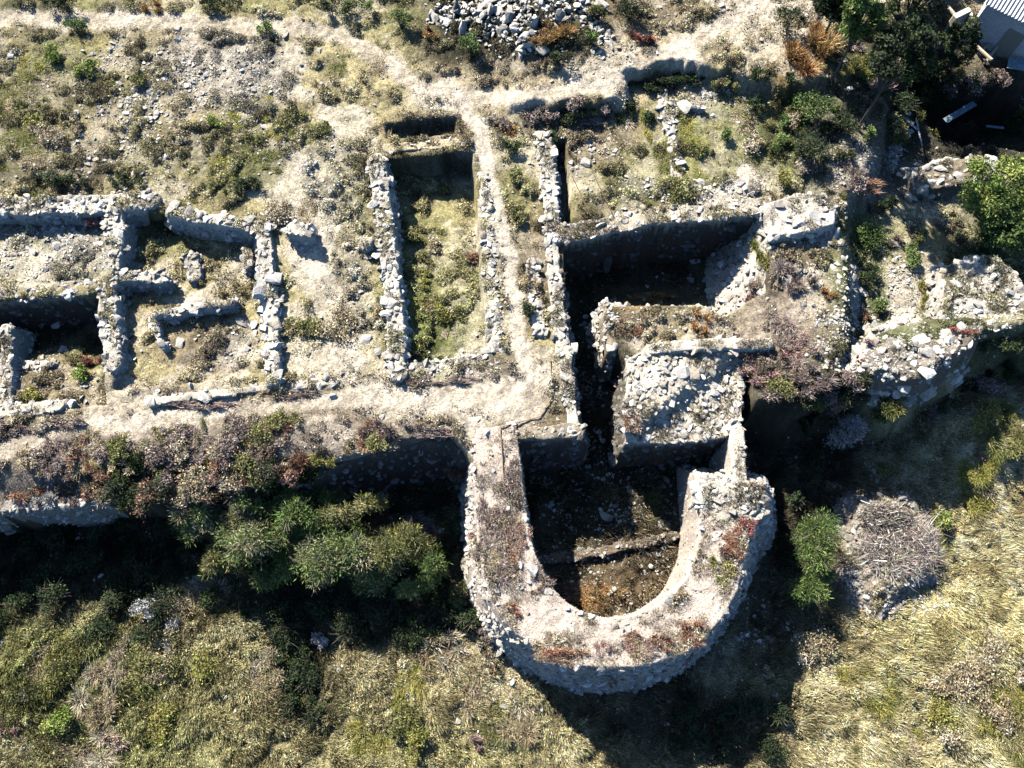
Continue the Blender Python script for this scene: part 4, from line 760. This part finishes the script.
# plain repeats: low clumps that nothing tells apart
REP = [('low scrub clumps on the terrace slope', 'small brown scrub clump on the slope under the terrace path', [(120, 452, 130, 14), (300, 436, 120, 10), (60, 495, 70, 6)], 60, ('twig', 'tuft', 'leafy'), ('mauve', 'mauve', 'tan', 'rust', 'olive', 'tan'), (7, 20), (.2, .4)),
       ('scrub hanging over the retaining wall', 'brown scrub clump hanging over the edge of the terrace', [(170, 492, 70, 7), (280, 478, 60, 10), (380, 448, 60, 8), (230, 470, 60, 14)], 46, ('twig', 'leafy', 'leafy', 'tuft'), ('mauve', 'dark', 'olive', 'tan', 'dark', 'rust'), (12, 24), (.6, 1.1)),
       ('scrub on the bastion top', 'dry mauve scrub patch on the top of the bastion', [(488, 540, 8, 50), (530, 625, 30, 14), (610, 652, 60, 8), (710, 600, 16, 30), (735, 550, 10, 30), (512, 520, 8, 50)], 24, ('twig', 'tuft'), ('mauve', 'rust', 'tan', 'pink', 'mauve'), (6, 16), (.15, .35)),
       ('scrub among the tumbled blocks', 'low dark scrub clump between the tumbled blocks at right', [(890, 395, 50, 18), (990, 360, 40, 16), (820, 400, 40, 14)], 26, ('leafy', 'twig', 'leafy'), ('dark', 'mauve', 'olive'), (10, 22), (.4, .9)),
       ('dark scrub of the hollow', 'dark scrub clump in the shaded hollow at upper right', [(960, 110, 60, 26), (900, 90, 24, 40)], 26, ('leafy', 'leafy', 'twig'), ('dark', 'olive', 'mauve'), (9, 20), (.4, 1.0)),
       ('weed clumps on the upper terrace', 'small olive weed clump on the upper terrace', [(240, 150, 90, 40), (40, 120, 60, 50), (330, 290, 40, 60), (700, 150, 60, 30), (430, 290, 30, 50), (330, 90, 40, 30)], 66, ('leafy', 'tuft', 'tuft'), ('olive', 'olive', 'tan', 'tan', 'yellow'), (8, 26), (.06, .16)),
       ('grass clumps of the lower field', 'rounded tuft in the grass of the lower field', [(120, 690, 120, 50), (420, 710, 90, 40), (940, 690, 100, 70), (980, 470, 60, 60)], 60, ('tuft', 'leafy', 'tuft'), ('olive', 'tan', 'tan', 'yellow'), (12, 34), (.3, .6)),
       ('scrub under the dirt bank', 'dark scrub clump under the lip of the dirt bank', [(570, 116, 50, 6), (670, 82, 40, 6)], 30, ('leafy', 'twig'), ('dark', 'mauve', 'dark'), (8, 16), (.15, .4)),
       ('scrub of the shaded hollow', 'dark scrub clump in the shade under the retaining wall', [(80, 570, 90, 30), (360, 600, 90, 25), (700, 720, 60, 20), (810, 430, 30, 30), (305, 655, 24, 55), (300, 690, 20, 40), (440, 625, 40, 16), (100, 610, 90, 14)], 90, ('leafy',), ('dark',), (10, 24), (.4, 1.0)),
       ('scrub of the upper right slope', 'mixed scrub clump on the rough slope at upper right', [(800, 180, 50, 60), (900, 220, 40, 40), (770, 110, 40, 40), (860, 100, 30, 50)], 34, ('leafy', 'twig'), ('olive', 'mauve', 'dark', 'tan', 'green'), (8, 15), (.3, .6))]
for (g, lab, q, m, kinds, cls, (r0, r1), (h0, h1)) in REP:
    dd = sum(np.exp(-((px_-a)/c_)**2-((py_-b)/e)**2) for a, b, c_, e in q)*infr*(BARE < .25)*(1-.93*(onmass & (not g.startswith('scrub on'))))
    x, y = sample(m, dd+1e-12); z = look(SZ, x, y)
    for k in range(m):
        shrub(0, 0, float(rng.uniform(r0, r1))*(1.15 if k < m*.3 else .9), float(rng.uniform(h0, h1)), kinds[rng.integers(0, len(kinds))], cls[rng.integers(0, len(cls))], lab, group=g, ry=float(rng.uniform(r0, r1)), base=(float(x[k]), float(y[k]), float(z[k])), loose=k >= m*.3)

for mn, lst in BAG.items():
    off = np.cumsum([0]+[len(q[0]) for q in lst[:-1]])
    nm = 'low_scrub' if mn == 'foliage' else 'dry_scrub'
    me = mkmesh(nm, np.vstack([q[0] for q in lst]), np.concatenate([q[1]+o for q, o in zip(lst, off)]), np.concatenate([q[2] for q in lst]), bpy.data.materials[mn], np.vstack([q[3] for q in lst]))
    tag(link(nm, me), 'small scrub growing thinly all over the site' if nm == 'low_scrub' else 'dry stems of the small scrub all over the site', 'scrub', kind='stuff')
# ------------------------------------------------------------------ trees
def tree(px, py, rpx, h, cols, label, n=9000, leaf=.09, trunk_r=.09, crown_h=.55, base=None):
    x0, y0, _ = at(px, py); zc = -2.0
    bx, by = P(px, py, zc+h*.75); zc = float(look(TZ, np.array([bx]), np.array([by]))[0]); bx, by = P(px, py, zc+h*.75)
    root = empty('tree', (float(bx), float(by), zc), label, 'tree')
    r = rpx/27.0; pal = np.array(SC[cols]); nl = 34
    la = rng.uniform(0, 6.28, nl); lr = np.sqrt(rng.uniform(0, 1, nl))*.8
    lx = np.cos(la)*lr*r; ly = np.sin(la)*lr*r; lz = h*(1-crown_h)+h*crown_h*rng.uniform(.15, .9, nl)*(1-.45*lr**2); ls = rng.uniform(.12, .34, nl)*r
    q = rng.integers(0, nl, n); u = rng.normal(size=(n, 3)); u /= np.linalg.norm(u, axis=1)[:, None]
    rad = ls[q]*rng.uniform(.35, 1.1, n)
    ct = pal[rng.integers(0, len(pal), nl)]*rng.uniform(.75, 1.3, (nl, 1)); c = jitcol(ct[q], n, .3)
    V = leaves_geo(lx[q]+u[:, 0]*rad, ly[q]+u[:, 1]*rad, lz[q]+u[:, 2]*rad*.8, leaf*rng.uniform(.6, 1.2, n), flat=.5)
    link('crown', mkmesh('crown', V, np.arange(len(V)), 4, M_leaf, np.repeat(c, 4, axis=0)), root)
    hub = np.array([0, 0, h*(1-crown_h)]); A = [np.array([0, 0, -.1])]; B = [hub]; rr = [trunk_r]
    for k in range(nl): A.append(hub*rng.uniform(.7, 1.0)); B.append(np.array([lx[k], ly[k], lz[k]])); rr.append(trunk_r*.35)
    V, Fq = tube_strips(np.array(A), np.array(B), np.array(rr))
    link('trunk', mkmesh('trunk', V, Fq, 4, M_dry, np.full((len(V), 3), .12)*np.array([1.1, .9, .75])), root)
    return root
tree(1002, 185, 50, 3.2, 'crown', 'bright yellow green tree at the right edge', n=15000, leaf=.085)
tree(1012, 225, 36, 2.6, 'green', 'smaller green tree crown below the bright one at the right edge', n=6000, leaf=.1)
tree(872, 4, 30, 6.5, 'green', 'tall green tree at the top edge beside the dark hollow', n=9000)
tree(908, 48, 38, 7.0, 'dark', 'dark tree throwing the shade of the hollow', n=9000)
tree(960, 40, 26, 5.5, 'dark', 'slim dark tree between the hollow and the shed yard', n=6000)
tree(845, -8, 30, 4.2, 'dark', 'dark tree cut by the top edge of the picture', n=8000)
tree(930, -20, 40, 6.5, 'dark', 'tall dark tree beyond the top edge by the shed yard', n=9000)

# ------------------------------------------------------------------ shed, boards, poles
def boxmesh(name, w, d, h, mat, bev=.01):
    import bmesh
    bm = bmesh.new(); bmesh.ops.create_cube(bm, size=1)
    for v in bm.verts: v.co.x *= w; v.co.y *= d; v.co.z *= h
    if bev: bmesh.ops.bevel(bm, geom=bm.edges[:], offset=min(bev, w*.3, d*.3, h*.3), segments=1, affect='EDGES')
    me = bpy.data.meshes.new(name); bm.to_mesh(me); bm.free(); me.materials.append(mat); return me
def mat_brick():
    m = bpy.data.materials.new('pale_brick'); nt = nodes(m); N = nt.nodes.new; L = nt.links.new
    out = N('ShaderNodeOutputMaterial'); b = N('ShaderNodeBsdfPrincipled'); b.inputs['Roughness'].default_value = .9
    tc = N('ShaderNodeTexCoord'); br = N('ShaderNodeTexBrick'); br.inputs['Color1'].default_value = (.72, .66, .62, 1); br.inputs['Color2'].default_value = (.55, .49, .46, 1); br.inputs['Mortar'].default_value = (.36, .33, .3, 1)
    br.inputs['Scale'].default_value = 4; br.inputs['Mortar Size'].default_value = .03
    mp = N('ShaderNodeMapping'); mp.inputs['Rotation'].default_value = (R(90), 0, 0)
    L(tc.outputs['Object'], mp.inputs['Vector']); L(mp.outputs[0], br.inputs['Vector']); L(br.outputs['Color'], b.inputs['Base Color'])
    bp = N('ShaderNodeBump'); bp.inputs['Strength'].default_value = .5; L(br.outputs['Fac'], bp.inputs['Height']); L(bp.outputs[0], b.inputs['Normal'])
    L(b.outputs[0], out.inputs['Surface']); return m
M_brick = mat_brick()
M_roof = mat_attr('corrugated_sheet', nscale=4, namt=.25, bump=.1, base=(.45, .46, .48), rough=.5, spec=.4)
zg = -1.9
hx0, hy0 = P(989, 2, .6); hx1, hy1 = P(1030, 22, .6)     # lower roof edge
ang = math.atan2(hy1-hy0, hx1-hx0); Lr = math.hypot(hx1-hx0, hy1-hy0)+1.0
shed = empty('shed', (float(hx0), float(hy0), zg), 'small shed with corrugated roof and pale brick wall in the top right corner', 'shed')
shed.rotation_euler = (0, 0, ang)
# corrugated roof: sheet with ridges running up the slope
nu, nv = 120, 2; Vr = []; 
for j in range(nv):
    for i in range(nu+1):
        u = i/nu*Lr-.15; v = j*3.6-.15
        Vr.append((u, v, 2.5+v*.25+.045*math.sin(i/nu*Lr/.17*2*math.pi)))
    
Vr = np.array(Vr); Vt = np.vstack([Vr, Vr-np.array([0, 0, .012])]); m_ = nu+1
Fr = []
for i in range(nu):
    Fr.append((i, i+1, m_+i+1, m_+i)); Fr.append((2*m_+i, 3*m_+i, 3*m_+i+1, 2*m_+i+1)); Fr.append((i, 2*m_+i, 2*m_+i+1, i+1)); Fr.append((m_+i, m_+i+1, 3*m_+i+1, 3*m_+i))
link('roof', mkmesh('roof', Vt, Fr, 4, M_roof), shed)
w1 = link('wall', boxmesh('wall', Lr, .2, 2.5, M_brick), shed, (Lr/2, .1, 1.15))
w2 = link('wall', boxmesh('wall', .2, 3.2, 2.6, M_brick), shed, (.1, 1.8, 1.2))
w3 = link('door', boxmesh('door', .8, .05, 1.7, M_wood), shed, (Lr*.62, -.03, .9)); 
yard = empty('yard_wall', (*map(float, P(962, 14, -.8)), zg), 'broken pale yard wall beside the shed', 'wall')
a = link('masonry', boxmesh('masonry', .9, .3, 1.3, M_plas, .04), yard, (0, 0, .55)); a.rotation_euler = (0, 0, .5)
a = link('masonry', boxmesh('masonry', .3, .8, .9, M_plas, .04), yard, (.55, .2, .4)); a.rotation_euler = (0, 0, .2)
M_blue = mat_attr('blue_sheet', nscale=5, namt=.4, bump=.1, base=(.12, .17, .21), rough=.6)
M_grey = mat_attr('grey_board', nscale=8, namt=.4, bump=.2, base=(.25, .25, .27), rough=.7)
def board(name, label, cat, p0, p1, z0, z1, w, t, mat, group=None):
    a = np.array([*P(p0[0], p0[1], z0), z0], float); b = np.array([*P(p1[0], p1[1], z1), z1], float)
    L_ = float(np.linalg.norm(b-a)); o = link(name, boxmesh(name, L_, w, t, mat, .008)); o.location = (a+b)/2
    o.rotation_mode = 'QUATERNION'; o.rotation_quaternion = Vector(b-a).to_track_quat('X', 'Z')
    return tag(o, label, cat, group)
def gz(px, py): return at(px, py)[2]
G = gz
for k, (p0, p1, w, m, lab) in enumerate([((884, 101), (918, 130), .1, M_grey, 'long grey board at the edge of the dark hollow'), ((890, 108), (914, 124), .12, M_blue, 'bluish board under the long grey board'), ((916, 118), (922, 146), .07, M_grey, 'thin plank pointing down beside the grey boards'), ((903, 136), (913, 130), .22, M_grey, 'short white board at the foot of the long grey one'),
        ((945, 121), (975, 103), .3, M_blue, 'wide pale blue panel lying in the dark hollow'), ((986, 126), (1004, 128), .14, M_blue, 'small blue panel lying right in the dark hollow')]):
    z0 = G((p0[0]+p1[0])/2, (p0[1]+p1[1])/2)+.35+.03*k
    board('board', lab, 'board', p0, p1, z0+.05, z0+.08, w, .03, m)
for k, (p0, p1, lab) in enumerate([((984, 64), (1003, 40), 'wooden pole leaning in the shed yard'), ((978, 54), (1000, 34), 'second wooden pole leaning above the first in the shed yard'), ((970, 40), (992, 60), 'crossing timber on the sandy yard floor'), ((944, 2), (956, 16), 'pole beside the broken yard wall')]):
    z0 = G(*p0); board('timber', lab, 'timber', p0, p1, z0+.1, z0+.7, .12, .1, M_wood, 'timbers of the shed yard')
board('sheet', 'pale blue sheet leaning at the foot of the shed', 'sheet', (1008, 62), (1030, 66), -1.3, -1.2, .7, .03, M_blue)
for p0, p1, lab in [((572, 176), (591, 216), 'left one of two dark strips imitating pole shadows across the grassy slope'), ((594, 175), (612, 213), 'right one of two dark strips imitating pole shadows across the grassy slope')]:
    board('pole_shadow', lab, 'pole_shadow', p0, p1, .35, .35, .035, .035, M_dark, 'imitated pole shadows')  # solid dark strips laid in place of the shadows of two poles
# edging of the terrace plateau
M_edge = mat_attr('rusty_edging', nscale=6, namt=.5, bump=.2, base=(.28, .18, .12))
ed = [((500, 428), (504, 490)), ((500, 427), (540, 416)), ((540, 416), (552, 396)), ((550, 358), (553, 396))]
er = empty('edging', (*map(float, P(520, 430, .1)), .1), 'thin rusty edging strip around the bare plateau corner of the terrace', 'edging')
for p0, p1 in ed:
    a = np.array([*P(*p0, .2), G(*p0)+.07]); b = np.array([*P(*p1, .2), G(*p1)+.07]); L_ = float(np.linalg.norm(b-a))
    o = link('strip', boxmesh('strip', L_, .035, .06, M_edge, .004), er); o.location = Vector((a+b)/2)-er.location
    o.rotation_mode = 'QUATERNION'; o.rotation_quaternion = Vector(b-a).to_track_quat('X', 'Z')

# ------------------------------------------------------------------ light
EL = R(40); d2 = np.array([.72, -1.0]); d2 /= np.linalg.norm(d2)
dv = Vector((d2[0]*math.cos(EL), d2[1]*math.cos(EL), -math.sin(EL)))
sl = bpy.data.lights.new('sun', 'SUN'); sl.energy = 5; sl.angle = R(.53); sl.color = (1, .945, .84)
so = bpy.data.objects.new('sun', sl); COL.objects.link(so); so.location = (-20, 30, 40); so.rotation_euler = dv.to_track_quat('-Z', 'Y').to_euler()
w = bpy.data.worlds.new('World'); sc.world = w; w.use_nodes = True; nt = w.node_tree; nt.nodes.clear()
o_ = nt.nodes.new('ShaderNodeOutputWorld'); bg = nt.nodes.new('ShaderNodeBackground'); sk = nt.nodes.new('ShaderNodeTexSky')
sk.sky_type = 'NISHITA'; sk.sun_disc = False; sk.sun_elevation = EL; sk.sun_rotation = math.atan2(-d2[0], -d2[1])
bg.inputs['Strength'].default_value = .055
tint = nt.nodes.new('ShaderNodeVectorMath'); tint.operation = 'MULTIPLY'; tint.inputs[1].default_value = (.68, .94, 1.22)
nt.links.new(sk.outputs[0], tint.inputs[0]); nt.links.new(tint.outputs[0], bg.inputs[0]); nt.links.new(bg.outputs[0], o_.inputs[0])
vs = sc.view_settings; vs.view_transform = 'Standard'; vs.look = 'None'; vs.exposure = 1.62; vs.gamma = 1; vs.use_curve_mapping = False
sc.cycles.max_bounces = 4; sc.cycles.diffuse_bounces = 0
